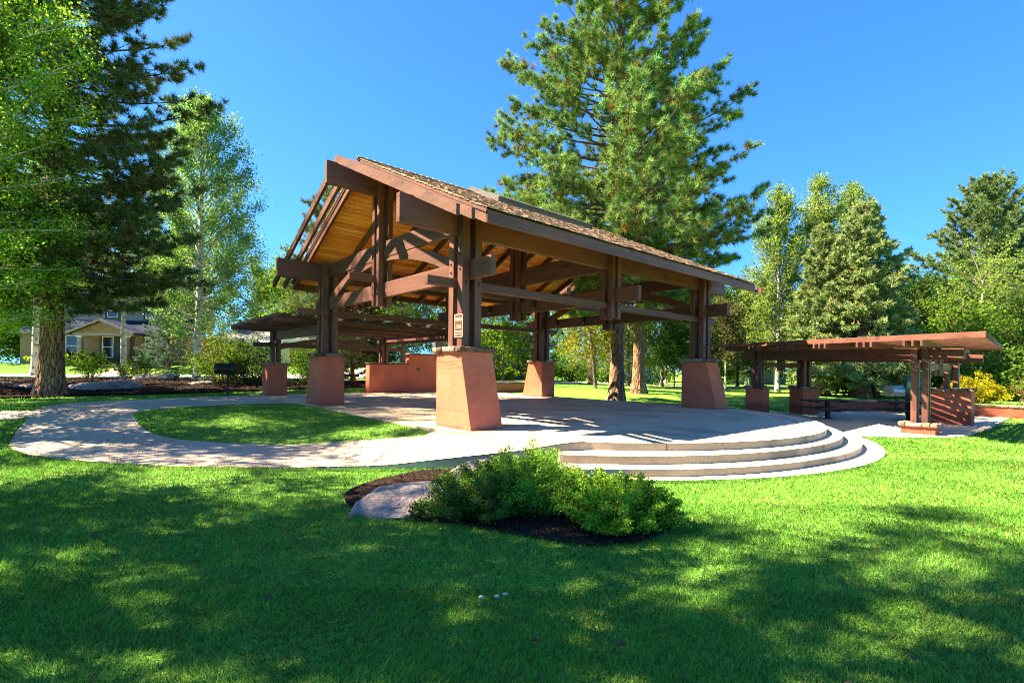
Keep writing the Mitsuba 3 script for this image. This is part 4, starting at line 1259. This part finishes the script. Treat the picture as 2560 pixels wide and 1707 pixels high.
def grow(name, label, cat, x, y, H, r0, cb, R, prof='round', nb=120, tw=1.6, el=(-5, 45), bend=.15, bark='pine_bark', lean=(0, 0), seed=0, flare=1.5, group=None, limb=None, sides=14, az=None, gap=0.0, inner=.22):
    """The wood of a tree; returns its key and the twigs (points, directions, branch fraction)."""
    rg = np.random.default_rng(seed + 100)
    z0 = float(land_z(np.array([x]), np.array([y]))[0])
    key = thing(name, label, cat, group)
    n = 16
    t = np.linspace(0, 1, n) ** 1.25
    wob = np.cumsum(rg.normal(0, .012 * H / n * 2, (n, 2)), 0) * t[:, None]
    P = np.c_[x + lean[0] * t * H + wob[:, 0], y + lean[1] * t * H + wob[:, 1], z0 - .12 + t * (H + .12)]
    rad = r0 * (1 - t) ** .75 * 1.0 + .02
    rad[0] *= flare
    rad[1] *= 1 + (flare - 1) * .28
    ang = np.linspace(0, 2 * np.pi, sides + 1)
    lob = 1 + .05 * np.cos(ang * 3 + seed)[None] + .10 * np.cos(ang * 5 + 2 * seed)[None] * np.exp(-t[:, None] * 40)
    v, q, uv = trunk_mesh(P, rad[:, None] * lob, sides, max(1, round(r0 / .16)))
    put('trunk', MB().add(v, q, uv), bark, key, smooth=True)
    limbs = MB()
    tp, td, ts = [], [], []
    az0 = rg.random() * 6
    for i in range(nb):
        f = (i + rg.random()) / nb
        tt = f ** 1.05
        zb = cb + (H - cb) * tt * .985
        rl = R * float(PROF[prof](tt)) * rg.uniform(.68, 1.08)
        sect = meshkit.noise(np.array([[math.cos(az0 + i * 2.39996) * 1.3 + seed, math.sin(az0 + i * 2.39996) * 1.3, zb * .33]]), seed)[0]
        rl *= .72 + .56 * sect
        if rl < .12 or (gap and sect < .30 + .25 * gap and rg.random() < .85 and tt < .92):
            continue
        a = az0 + i * 2.39996 + rg.normal(0, .25)
        e = math.radians(el[0] + (el[1] - el[0]) * tt + rg.normal(0, 7))
        k = np.searchsorted(P[:, 2], z0 + zb) - 1
        k = min(max(k, 0), n - 2)
        w = (z0 + zb - P[k, 2]) / (P[k + 1, 2] - P[k, 2])
        B = P[k] * (1 - w) + P[k + 1] * w
        # a steep branch starts lower, so that its tip stays inside the crown
        ce, se = math.cos(e), math.sin(e)
        ln = rl / max(ce, .35)
        s = np.linspace(0, 1, 6)
        side = rg.normal(0, .12)
        h = s * ln * ce
        ca, sa = math.cos(a), math.sin(a)
        pts = np.stack([B[0] + ca * h - sa * side * ln * s ** 2, B[1] + sa * h + ca * side * ln * s ** 2, B[2] - .0 * ln + s * ln * se + bend * ln * s ** 2], 1)
        rb = max(.012, min(r0 * .3, .013 * ln + .007))
        limbs.add(*tube(pts, np.linspace(rb, .008, 6), 5, False), uv=(rg.random(), .5))
        m = max(2, int(ln * tw * 2.2))
        fs = rg.uniform(inner, 1.0, m)
        fs[:2] = (1.0, .93)
        idx = np.clip((fs * 5).astype(int), 0, 4)
        ww = (fs * 5 - idx)[:, None]
        tb = pts[idx] * (1 - ww) + pts[idx + 1] * ww
        bd = unit(pts[idx + 1] - pts[idx])
        sd = np.where(rg.random(m) < .5, 1, -1)[:, None] * rg.uniform(.3, 1.2, (m, 1))
        sd[0] = 0
        up = rg.normal(.12, .35, (m, 1))
        d = unit(bd + sd * np.array([-sa, ca, 0]) + up * np.array([0, 0, 1.]))
        tl = (.18 * ln * (1.25 - fs) + .22)[:, None] * rg.uniform(.6, 1.2, (m, 1))
        for p_, d_, l_ in zip(tb, d, tl):
            if l_[0] > .3:
                limbs.add(*tube(np.array([p_, p_ + d_ * l_]), np.array([.010, .005]), 3, False), uv=(rg.random(), .5))
        tp.append(np.stack([tb, tb + d * tl], 1))
        td.append(d)
        ts.append(fs)
    put('limbs', limbs, limb or {'pine_bark': 'limb_bark', 'birch_bark': 'grey_bark'}.get(bark, 'limb_bark'), key, smooth=True)
    return key, np.concatenate(tp), np.concatenate(td), np.concatenate(ts), rg


def pine(label, x, y, H, r0, cb, R, nb=130, tw=1.5, per=3, k=22, ln=.24, wd=.02, col=(.055, .095, .022), seed=0, prof='pine', el=(-8, 42), bend=.16, name='pine_tree', cat='pine tree', a=(8, 75), stem=.1, var=.22, tip=None, bark='pine_bark', **kw):
    key, tp, td, ts, rg = grow(name, label, cat, x, y, H, r0, cb, R, prof, nb, tw, el, bend, bark, seed=seed, **kw)
    n = len(tp)
    u = np.concatenate([np.ones((n, 1)), rg.uniform(.2, .95, (n, per - 1))], 1) if per > 1 else np.ones((n, 1))
    P = (tp[:, :1] * (1 - u[..., None]) + tp[:, 1:] * u[..., None]).reshape(-1, 3)
    D = np.repeat(td, per, 0) + rg.normal(0, .35, (n * per, 3)) + [0, 0, .25]
    v, f, c = needles(P, D, k, ln, wd, a[0], a[1], stem, rg, col, var, tip)
    put('crown', MB().add(v, f, col=c), 'needle', key)
    return key


def broadleaf(label, x, y, H, r0, cb, R, n=12000, ln=.12, wd=.10, col=(.085, .16, .02), seed=0, prof='round', nb=70, tw=1.5, el=(15, 60), bend=.05, bark='grey_bark', name='tree', cat='tree', sig=.22, var=.25, tip=None, up=.35, **kw):
    key, tp, td, ts, rg = grow(name, label, cat, x, y, H, r0, cb, R, prof, nb, tw, el, bend, bark, seed=seed, **kw)
    m = len(tp)
    wgt = rg.uniform(.2, 1.6, m)
    pick = rg.choice(m, n, p=wgt / wgt.sum())
    u = rg.uniform(.25, 1.15, (n, 1))
    P = tp[pick, 0] * (1 - u) + tp[pick, 1] * u + rg.normal(0, sig, (n, 3))
    tone = (1 + .18 * rg.normal(size=m))[pick]
    v, f, c = leaves(P, ln, wd, rg, col, var, up, tip, tone)
    put('crown', MB().add(v, f, col=c), 'leaf', key)
    return key


def shrub(label, x, y, h, R, n=4000, ln=.06, wd=.04, col=(.07, .16, .02), seed=0, stems=26, name='shrub', cat='shrub', sig=.07, spiky=.25, group=None, tip=None, z=None, squash=(1, 1), var=.28, low=.12):
    rg = np.random.default_rng(seed + 500)
    z0 = float(land_z(np.array([x]), np.array([y]))[0]) if z is None else z
    key = thing(name, label, cat, group)
    mb, pts, tone = MB(), [], []
    for i in range(stems):
        a, s = rg.random() * 2 * np.pi, np.sqrt(rg.random())
        top = h * (1 - .55 * s ** 2) * rg.uniform(.75, 1.0 + spiky)
        t = np.linspace(0, 1, 7)
        rr = R * s * t ** .8
        P = np.stack([x + squash[0] * np.cos(a) * (rr + .1 * R), y + squash[1] * np.sin(a) * (rr + .1 * R), z0 - .02 + top * t * (1.08 - .12 * s * t)], 1) + rg.normal(0, .012 * h, (7, 3)) * t[:, None]
        mb.add(*tube(P, np.linspace(.008 + .004 * h, .003, 7), 4, False))
        m = max(6, n // stems)
        u = low + (1 - low) * rg.random(m) ** .62
        k = np.clip((u * 6).astype(int), 0, 5)
        w = (u * 6 - k)[:, None]
        spread = sig * (1.25 - .85 * u)[:, None] * h
        q = P[k] * (1 - w) + P[k + 1] * w + rg.normal(0, 1, (m, 3)) * spread * [1.6, 1.6, .9]
        q = q[q[:, 2] > z0 + .02]
        pts.append(q)
        tone.append(np.full(len(q), 1 + .15 * rg.normal()))
    put('stems', mb, 'twig_brown', key)
    P, tone = np.vstack(pts), np.concatenate(tone)
    v, f, c = leaves(P, ln, wd, rg, col, var, .4, tip, tone)
    put('leaves', MB().add(v, f, col=c), 'leaf', key)
    return key


GRN, LIME, YEL, DK, OLV = (.13, .24, .03), (.20, .33, .025), (.27, .25, .018), (.065, .13, .025), (.15, .18, .05)
# large pines
pine('tall ponderosa pine with broad sunlit crown rising behind the pavilion roof', 6.0, 28.4, 28.0, .38, 5.2, 7.0, nb=340, tw=2.3, per=2, k=46, ln=.34, wd=.032, col=(.175, .30, .085), seed=1, el=(-14, 26), bend=.22, a=(10, 105), stem=.06, var=.32, gap=.35, inner=.36, tip=((.20, .14, .03), .06))
pine('massive dark ponderosa pine standing in the mulch at the left', -19.9, 21.5, 24.5, .42, 4.0, 5.3, nb=330, tw=2.3, per=2, k=40, ln=.34, wd=.030, col=(.10, .16, .055), seed=2, el=(-16, 30), bend=.28, a=(10, 100), stem=.06, gap=.12, inner=.26, prof='pine', tip=((.10, .07, .03), .05))
pine('second ponderosa pine trunk just right of the tall pine behind the pavilion', 9.3, 36.6, 24, .44, 5.2, 5.6, nb=190, tw=1.7, per=3, k=20, ln=.36, wd=.038, col=(.12, .18, .05), seed=3)
pine('pine half hidden behind the tall pine trunk at its left', 8.2, 50.5, 19, .36, 7, 4.5, nb=110, tw=1.5, per=2, k=18, ln=.42, wd=.05, col=(.12, .18, .05), seed=4)
pine('olive green pine behind the left end of the pavilion roof', -16.6, 47.5, 17.8, .32, 4, 5.2, nb=180, tw=1.7, per=2, k=20, ln=.44, wd=.052, col=(.16, .21, .07), seed=5)
pine('distant pine at the far right, left one of the two', 57, 60, 25.5, .45, 4, 9.0, nb=300, tw=1.5, per=2, k=20, ln=.52, wd=.07, col=(.14, .22, .075), seed=6)
pine('distant pine at the right edge of the photo, right one of the two', 65.5, 60, 24.5, .45, 4, 8.0, nb=240, tw=1.5, per=2, k=20, ln=.52, wd=.07, col=(.155, .23, .08), seed=7)
# aspens and birches
broadleaf('aspen with pale trunk and airy yellow green crown left of the pavilion', -20.44, 32.2, 17.8, .22, 2.6, 4.1, n=56000, ln=.125, wd=.115, col=(.19, .345, .075), seed=11, lean=(.022, 0), prof='aspen', nb=95, tw=1.7, el=(22, 68), bark='birch_bark', name='aspen_tree', cat='aspen', sig=.24, limb='birch_bark', flare=1.25)
broadleaf('bright green leafy tree overhanging from the left edge', -18.6, 16.2, 14.5, .2, 2.2, 3.9, n=66000, ln=.10, wd=.088, col=(.21, .41, .035), seed=12, prof='round', nb=110, tw=1.7, el=(0, 60), bark='birch_bark', name='birch_tree', cat='birch', sig=.26, limb='birch_bark')
broadleaf('aspen with white trunk half hidden behind the left pine', -32.3, 33.7, 16, .24, 5, 3.8, n=16000, ln=.15, wd=.13, col=(.13, .22, .02), seed=13, prof='aspen', nb=70, el=(20, 65), bark='birch_bark', name='aspen_tree', cat='aspen', limb='birch_bark')
broadleaf('slender young aspen in front of the tan house', -26.0, 33.2, 11, .14, 4.2, 2.4, n=3000, ln=.13, wd=.11, col=(.12, .19, .02), seed=14, prof='aspen', nb=46, el=(10, 60), bark='birch_bark', name='aspen_tree', cat='aspen', limb='grey_bark')
broadleaf('narrow poplar nearest the pavilion among the three on the right', 26.7, 50, 20.2, .2, 1.5, 3.0, n=26000, ln=.19, wd=.17, col=(.20, .30, .06), seed=15, prof='column', nb=110, el=(45, 76), bark='birch_bark', name='poplar_tree', cat='poplar', sig=.28)
broadleaf('middle poplar with forked top on the right', 31.2, 51, 21.8, .2, 2.0, 3.1, n=26000, ln=.19, wd=.17, col=(.22, .32, .065), seed=16, prof='column', nb=110, el=(45, 76), bark='birch_bark', name='poplar_tree', cat='poplar', sig=.28)
broadleaf('poplar whose top rises behind the dense conifers on the right', 35.6, 52, 21.6, .2, 2.0, 2.9, n=22000, ln=.19, wd=.17, col=(.20, .30, .065), seed=17, prof='column', nb=100, el=(45, 76), bark='birch_bark', name='poplar_tree', cat='poplar', sig=.28)
broadleaf('thin white stemmed aspen with sparse bright crown far right', 42.5, 45, 11, .18, 3.0, 3.8, n=5000, ln=.17, wd=.16, col=(.20, .33, .05), seed=18, prof='round', nb=55, el=(0, 55), bark='birch_bark', name='aspen_tree', cat='aspen', limb='grey_bark')
# dense conifers on the right
KC = dict(name='conifer_tree', cat='conifer', prof='cone', a=(10, 80), el=(-22, 30), bend=.10, bark='pine_bark')
pine('dense tall conifer with grey green foliage over the right pergola', 28.3, 40.2, 15.6, .62, 1.7, 4.7, nb=300, tw=2.1, per=4, k=12, ln=.30, wd=.075, col=(.235, .325, .125), seed=21, stem=.2, tip=((.20, .17, .07), .06), **KC)
pine('dense darker conifer left of the tall grey green one', 26.6, 42.6, 14.4, .5, 1.7, 3.5, nb=260, tw=2.0, per=4, k=12, ln=.30, wd=.075, col=(.21, .29, .10), seed=22, stem=.2, **KC)
pine('dense conifer behind the grill on the right, trunk at its right', 31.6, 43.5, 10.5, .4, 1.8, 4.2, nb=180, tw=1.9, per=4, k=12, ln=.32, wd=.08, col=(.19, .24, .085), seed=23, stem=.2, **KC)
pine('blue green spruce beside the tan house', -27.0, 39.0, 5.4, .12, .1, 2.2, nb=120, tw=2.2, per=4, k=14, ln=.16, wd=.03, col=(.14, .23, .16), seed=24, stem=.12, name='spruce_tree', cat='spruce', prof='cone', a=(20, 80), el=(-12, 25))
pine('pale green juniper beside the end of the red wall', -10.6, 33.0, 4.2, .12, .1, 1.5, nb=90, tw=2.4, per=4, k=12, ln=.16, wd=.03, col=(.27, .31, .09), seed=25, stem=.1, name='juniper_tree', cat='juniper', prof='cone', a=(10, 70), el=(10, 45), tip=((.26, .17, .07), .14))
# trees in the middle distance
BG = [(-28.5, 57.5, 8.5, .2, 2, 4.0, GRN, 'yellow green tree behind the grey roofed house'), (-23, 53, 7.8, .2, 2, 3.6, GRN, 'green tree above the left pergola slats'), (-15.6, 58, 12.5, .2, 2, 4.8, LIME, 'light green tree seen under the pavilion roof at left'),
      (-9.6, 44, 9.5, .22, 1.6, 4.4, DK, 'dark green tree behind the tall red wall'), (-14.0, 43.5, 5.2, .14, 1.0, 2.6, (.07, .022, .025), 'purple leaved plum tree behind the left pergola'), (-.9, 50, 8.3, .12, 1.8, 3.0, (.17, .32, .018), 'lime green maple right of the nearest pier'),
      (-4.8, 53, 9.5, .16, 1.6, 3.8, GRN, 'green tree behind the nearest post'), (6.9, 41.0, 7.2, .10, 2.1, 2.8, (.22, .26, .02), 'yellowish maple with slender leaning trunk behind the pavilion'), (12.6, 54, 10, .2, 1.8, 4.2, (.14, .20, .02), 'yellow green tree between the two pine trunks'),
      (17.5, 58, 9.5, .2, 2.2, 4.6, DK, 'dark green maple framed by the back posts'), (22.5, 62, 9.5, .2, 2.2, 4.6, GRN, 'green maple behind the right pier'), (20.6, 48, 7.2, .08, 2.9, 1.5, (.10, .11, .04), 'young birch sapling with brownish crown right of the right pier'),
      (16.4, 50.2, 5.5, .05, 2.3, 1.4, DK, 'dark thin sapling behind the right back pier'), (33, 70, 11, .18, 3.2, 4.0, (.12, .19, .03), 'pale trunked tree beyond the street behind the right pergola'), (39, 50, 7.6, .25, .6, 4.2, DK, 'rounded green tree right of the dense conifers'),
      (45.5, 53, 7.8, .25, .6, 4.6, DK, 'green tree at the far right above the yellow shrub'), (37.5, 41.5, 5.6, .2, .3, 3.0, GRN, 'low green tree behind the right end of the pergola'), (43, 43, 6.0, .2, .3, 3.4, DK, 'dark green tree behind the yellow shrub'), (49, 46, 7.4, .2, .4, 4.2, (.10, .15, .03), 'olive green tree at the right edge'),
      (52, 66, 7.5, .25, .6, 4.6, DK, 'dark tree between the conifers and the distant pines'), (29, 64, 10, .2, 1.5, 4.5, DK, 'dark tree behind the poplars'), (-36, 54, 11, .2, 2, 5, GRN, 'green tree behind the tan house roof'), (-44, 47, 11, .2, .6, 5.5, DK, 'dark green tree left of the tan house'), (-47.5, 45, 8, .2, .3, 4.5, GRN, 'green tree at the left edge of the photo beyond the street')]
for i, (x, y, H, r0, cb, R, col, lab) in enumerate(BG):
    lean = (-.10, 0) if 'leaning' in lab else (0, 0)
    sz = .0036 * math.hypot(x, y) + .02
    broadleaf(lab, x, y, H, r0, cb, R, n=int(min(15000, 5200 + 420 * R * R)), ln=sz, wd=sz * .85, col=col, seed=40 + i, nb=60, el=(0, 62), sig=.26 + .02 * R, lean=lean, bark='birch_bark' if 'birch' in lab or 'pale' in lab else 'grey_bark', tip=((.40, .20, .015), .12) if 'yellowish' in lab else None)
pine('small olive pine behind the far pavilion pier', 2.3, 54, 9, .14, 1.2, 2.6, nb=80, tw=1.6, per=3, k=14, ln=.3, wd=.04, col=(.12, .145, .05), seed=60)
pine('conifer standing between the poplars and the street', 40.5, 62, 12, .2, 1, 3.4, nb=100, tw=1.6, per=3, k=12, ln=.35, wd=.08, col=(.06, .09, .03), seed=61, name='conifer_tree', cat='conifer', prof='cone', el=(-15, 30))
ORD = ['first', 'second', 'third', 'fourth', 'fifth', 'sixth', 'seventh', 'eighth', 'ninth', 'tenth', 'eleventh', 'twelfth', 'thirteenth', 'fourteenth', 'fifteenth', 'sixteenth']
FX = [-75, -58, -48, -33, -20, -12, 6, 14, 22, 40, 50, 62, 72, 86, 100, 118]
rf = np.random.default_rng(77)
for i, x in enumerate(FX):
    y = 84 + 14 * rf.random() + (-26 if x < -40 else 0) + (-6 if x > 60 else 0)
    broadleaf(f'distant green tree closing the view beyond the houses, {ORD[i]} from the left', x, y, 9.5 + 4 * rf.random(), .25, .8, 6.2, n=7000, ln=.42, wd=.36, col=(GRN, DK, OLV)[i % 3], seed=80 + i, nb=46, el=(0, 60), sig=.5, group='row of far trees')
# trees left of and above the camera, out of the picture, whose shade falls on the lawn
for i, (x, y, H, cb, R, n, lab) in enumerate(((-9.0, 3.6, 15.5, 7.2, 3.1, 19000, 'tall leafy tree just left of the camera shading the front lawn'), (-12.6, 5.5, 12.0, 5.8, 2.9, 17000, 'leafy tree left of the picture shading the planting bed'), (-17.0, 11.9, 12.5, 3.4, 3.2, 18000, 'leafy tree left of the picture shading the path'), (-31, 24.5, 13, 2.5, 4.6, 36000, 'leafy tree left of the picture shading the mulch'))):
    broadleaf(lab, x, y, H, .2, cb, R, n=n, ln=.17, wd=.14, col=(.11, .19, .02), seed=110 + i, nb=52, el=(5, 60), sig=.22, group=None)

# shrubs
S1 = dict(name='shrub', cat='shrub', sig=.10, spiky=.55)
shrub('feathery green shrub in the planting bed, right one with bright tips', 1.30, 6.04, .42, .74, n=48000, ln=.033, wd=.022, col=(.17, .38, .035), seed=1, stems=150, tip=((.52, .52, .04), .16), z=.02, **S1)
shrub('feathery green shrub in the planting bed, taller middle one', .24, 6.66, .58, .80, n=52000, ln=.033, wd=.022, col=(.145, .335, .04), seed=2, stems=150, tip=((.45, .48, .04), .14), z=.02, **S1)
shrub('dark green shrub in the planting bed behind the boulder', -.42, 6.38, .42, .74, n=36000, ln=.032, wd=.021, col=(.09, .20, .035), seed=3, stems=110, tip=((.16, .06, .04), .06), z=.02, **S1)
shrub('low dark creeping shrub at the foot of the grey boulder', -1.0, 6.28, .20, .36, n=5000, ln=.03, wd=.02, col=(.035, .085, .02), seed=4, stems=50, z=.02, name='shrub', cat='shrub', sig=.12, spiky=.2)
shrub('leafy green bush at the left in the mulch before the tan house', -27.2, 32.0, 1.9, 1.2, n=1100, ln=.14, wd=.10, col=(.14, .24, .02), seed=5, stems=26, sig=.1)
shrub('low airy bush beside the young aspen trunk', -24.2, 32.2, 1.35, 1.2, n=1800, ln=.13, wd=.08, col=(.10, .17, .03), seed=6, stems=24, sig=.1)
shrub('tall green bush behind the black grill', -16.4, 28.4, 2.9, 1.8, n=5200, ln=.13, wd=.09, col=(.10, .18, .02), seed=7, stems=36, sig=.09)
shrub('dense dark bush between black grill and left pergola pier', -14.4, 28.0, 2.4, 1.5, n=4600, ln=.12, wd=.09, col=(.05, .10, .025), seed=8, stems=36, sig=.09)
shrub('bright green bush right of the left pergola pier', -11.5, 28.8, 2.6, 1.3, n=4600, ln=.11, wd=.08, col=(.095, .20, .018), seed=9, stems=36, sig=.09)
shrub('dark round bush left of the left front pier', -10.1, 27.0, 2.3, 1.1, n=4200, ln=.10, wd=.07, col=(.04, .09, .02), seed=10, stems=36, sig=.09)
shrub('bare twiggy low bush left of the black grill', -17.6, 30.2, 1.2, .9, n=350, ln=.1, wd=.07, col=(.10, .15, .03), seed=11, stems=24, sig=.09)
shrub('yellow leaved shrub behind the right low wall', 32.2, 34.6, 1.75, 1.7, n=6500, ln=.14, wd=.09, col=(.36, .33, .018), seed=12, stems=46, sig=.09)
shrub('cream variegated shrub at the right end of the low wall', 24.0, 22.4, .95, .95, n=6000, ln=.07, wd=.045, col=(.24, .28, .10), seed=13, stems=46, sig=.10)
shrub('cream variegated shrub further back at the right edge', 27.8, 25.0, 1.1, 1.2, n=5000, ln=.08, wd=.05, col=(.22, .27, .09), seed=14, stems=46, sig=.10)
shrub('reddish arching bush at the right edge behind the pale shrubs', 33.6, 31.0, 2.4, 1.7, n=3600, ln=.18, wd=.03, col=(.20, .12, .05), seed=15, stems=60, sig=.08)
for i, (x, y, h, R, c, lab) in enumerate(((29.5, 43.5, 2.6, 2.2, DK, 'dark bush under the dense conifers'), (37.5, 38.5, 3.4, 2.6, GRN, 'green bush behind the yellow shrub'), (42.5, 39.5, 3.6, 2.8, (.12, .2, .03), 'light green bush right of the yellow shrub'), (8.0, 60, 2.6, 3.0, DK, 'dark hedge bush left of the white gate'), (3.5, 60.5, 2.8, 2.8, DK, 'dark hedge bush under the lime maple'),
                                              (-1.6, 59.0, 1.9, 2.2, LIME, 'bright bush below the blue grey house window'), (15.8, 63, 2.4, 3, (.03, .10, .09), 'blue green bush between the pine trunks and the lamp post'), (27.5, 70, 2.2, 2.6, LIME, 'yellow green bush right of the lamp post'), (45, 74, 2.4, 3.5, GRN, 'long bush in front of the small blue house'), (20.5, 72, 3.0, 3.4, DK, 'dark wide bush left of the lamp post'), (31.5, 76, 3.0, 3.6, DK, 'dark wide bush beyond the lamp post'), (12.5, 66, 2.8, 3.2, DK, 'dark bush right of the white gate'), (-37.5, 40.4, 1.1, 1.4, LIME, 'yellow green bush under the tan house window'),
                                              (-29.4, 40.6, 1.2, 1.1, (.05, .11, .06), 'grey green bush right of the red door'), (-34, 39.6, 1.0, 1.3, DK, 'low dark bush before the tan house porch'), (-13.0, 47.5, 2.3, 2.2, GRN, 'round bush before the grey roofed house side wall'))):
    shrub(lab, x, y, h, R, n=2600, ln=.16 + .0025 * y, wd=.11 + .0015 * y, col=c, seed=30 + i, stems=34, sig=.10)
# ---------------------------------------------------------------- grass blades, chips, litter
rg = np.random.default_rng(21)
free = shapely.union_all([platform, path_poly, slab4.intersection(edge_left.buffer(1.5)), patio, side_walk, bed, mulch_left])


def scatter(y0, y1, dens):
    n = int(1.06 * (y1 ** 2 - y0 ** 2) * dens)
    y = np.sqrt(rg.uniform(y0 ** 2, y1 ** 2, n))
    x = rg.uniform(-1.06, 1.06, n) * y
    ok = ~shapely.contains_xy(free, x, y)
    return x[ok], y[ok]


for nm, bands in (('grass', ((2.2, 4.2, 5200), (4.2, 7.0, 2700), (7.0, 11.0, 1300), (11.0, 17.0, 520), (17.0, 27.0, 110))),):
    Vs, Cs = [], []
    for y0, y1, dn in bands:
        x, y = scatter(y0, y1, dn)
        n = len(x)
        isl_ = shapely.contains_xy(island, x, y)
        z = np.where(isl_, loop_z(x, y), land_z(x, y))
        dist = np.hypot(x, y)
        cl = meshkit.fbm(np.stack([x * 3, y * 3, x * 0], 1), 3)
        big = meshkit.fbm(np.stack([x * .5, y * .5, x * 0 + 4], 1), 3)
        h = (.030 + .040 * cl + .016 * rg.random(n)) * rg.uniform(.6, 1.15, n)
        w = .0034 + .0011 * dist
        a = rg.random(n) * 2 * np.pi
        lean = rg.normal(0, .45, (n, 2)) + (meshkit.noise(np.stack([x * 1.3, y * 1.3, x * 0], 1), 7) - .5)[:, None] * .9
        base = np.stack([x, y, z - .004], 1)
        wv = np.stack([np.cos(a), np.sin(a), 0 * a], 1) * (w / 2)[:, None]
        tip = base + np.stack([lean[:, 0] * h, lean[:, 1] * h, h], 1)
        Vs.append(np.stack([base - wv, base + wv, tip], 1).reshape(-1, 3))
        tone = np.clip(.55 + .75 * cl + .30 * rg.normal(size=n), .25, 1.9)
        c = np.array([.095, .285, .032]) * (1 - big)[:, None] * 1.0 + np.array([.20, .40, .07]) * big[:, None]
        c = c * tone[:, None]
        dry = rg.random(n) < .035 + .07 * (big > .6)
        c[dry] = np.array([.30, .27, .10]) * rg.uniform(.6, 1.1, (dry.sum(), 1))
        blu = rg.random(n) < .05
        c[blu] = np.array([.10, .20, .10]) * rg.uniform(.6, 1.2, (blu.sum(), 1))
        Cs.append(np.repeat(c, 3, 0))
    V, Cc = np.vstack(Vs), np.clip(np.vstack(Cs), .005, .7)
    tag(put(nm, MB().add(V, np.arange(len(V)).reshape(-1, 3), col=Cc), 'blade'), 'short mown green grass blades covering the lawn', 'grass', kind='stuff')

mb = MB()
for poly, n, sz, zf in ((bed, 7000, .032, lambda x, y: np.full(len(x), .045)), (mulch_left, 9000, .11, lambda x, y: land_z(x, y) + .09)):
    x0, y0, x1, y1 = poly.bounds
    x0, y1 = max(x0, -40), min(y1, 33)
    p = rg.uniform([x0, y0], [x1, y1], (n * 4, 2))
    p = p[shapely.contains_xy(poly, p[:, 0], p[:, 1])][:n]
    P = np.c_[p, zf(p[:, 0], p[:, 1]) + rg.uniform(-.02, .02, len(p))]
    v, f, c = leaves(P, sz * 1.5, sz * .5, rg, (.034, .022, .016), .45, 1.2, tip=((.15, .10, .07), .09))
    mb.add(v, f, col=c)
tag(put('mulch_chips', mb, 'chip'), 'dark bark chips lying loose on the planting beds', 'mulch', kind='stuff')
# fallen leaves and tufts of fluff on the lawn
spots = [(-1.02, 3.72), (.18, 3.35), (-2.9, 4.6), (1.7, 4.3), (2.6, 3.2), (-.35, 4.4), (3.9, 6.6), (-3.4, 5.9), (.75, 3.3), (2.0, 2.9), (-1.9, 3.9), (.9, 4.25), (4.6, 8.1), (-2.15, 5.2), (3.1, 4.9), (1.25, 7.9)]
LEAFLAB = [f'small dry brown leaf on the lawn, {ORD[int((np.array([b / a for b, a in ((p[0], p[1]) for p in spots)]) < q[0] / q[1]).sum())]} fallen leaf from the left' for q in spots]
for i, (x, y) in enumerate(spots):
    v, f = trimesh.creation.icosphere(subdivisions=1).vertices.copy(), trimesh.creation.icosphere(subdivisions=1).faces
    a = rg.random() * 6
    v = v * [.034, .021, .004]
    v[:, 2] += .25 * v[:, 0] ** 2 / .034 * (1 if rg.random() < .5 else -1) + .01 * np.sin(v[:, 1] * 80) * .5
    v = np.c_[x + v[:, 0] * math.cos(a) - v[:, 1] * math.sin(a), y + v[:, 0] * math.sin(a) + v[:, 1] * math.cos(a), v[:, 2] + .052]
    k = numbered('fallen_leaf')
    scene[k] = mikit.ply((v, f), 'twig_brown', smooth=True)
    tag(k, LEAFLAB[i], 'leaf', 'fallen leaves on the lawn')
for i, (x, y) in enumerate(((-.22, 3.96), (-.10, 3.98), (-.03, 4.02))):
    m = trimesh.creation.icosphere(subdivisions=3)
    v = np.asarray(m.vertices)
    v = v * (1 + .7 * (meshkit.fbm(v * 3 + i, 3)[:, None] - .5)) * [.022, .017, .011] + [x, y, .046]
    k = numbered('fluff_tuft')
    scene[k] = mikit.ply((v, m.faces), 'fluff', smooth=True)
    tag(k, ('whitish tuft of fluff on the shaded lawn, left of three', 'whitish tuft of fluff on the shaded lawn, middle of three', 'whitish tuft of fluff on the shaded lawn, right of three')[i], 'fluff', 'tufts of fluff on the lawn')
# needles and leaf bits lying on the paving
n = 900
p = np.vstack([rg.uniform([-15, 8.5], [2, 24], (n * 3, 2)), rg.uniform([-3, 9], [10, 22], (n, 2))])
p = p[shapely.contains_xy(shapely.union_all([platform, path_poly]), p[:, 0], p[:, 1])][:n]
zz = np.where(shapely.contains_xy(platform, p[:, 0], p[:, 1]), PZ + .004, loop_z(p[:, 0], p[:, 1]) + .017)
v, f, c = leaves(np.c_[p, zz], .07, .012, rg, (.10, .065, .035), .4, 9.0)
v[:, 2] = np.maximum(v[:, 2], np.repeat(zz, 4) - .001)
tag(put('leaf_litter', MB().add(v, f, col=c), 'chip'), 'brown pine needles and leaf bits lying on the paving', 'leaf litter', kind='stuff')
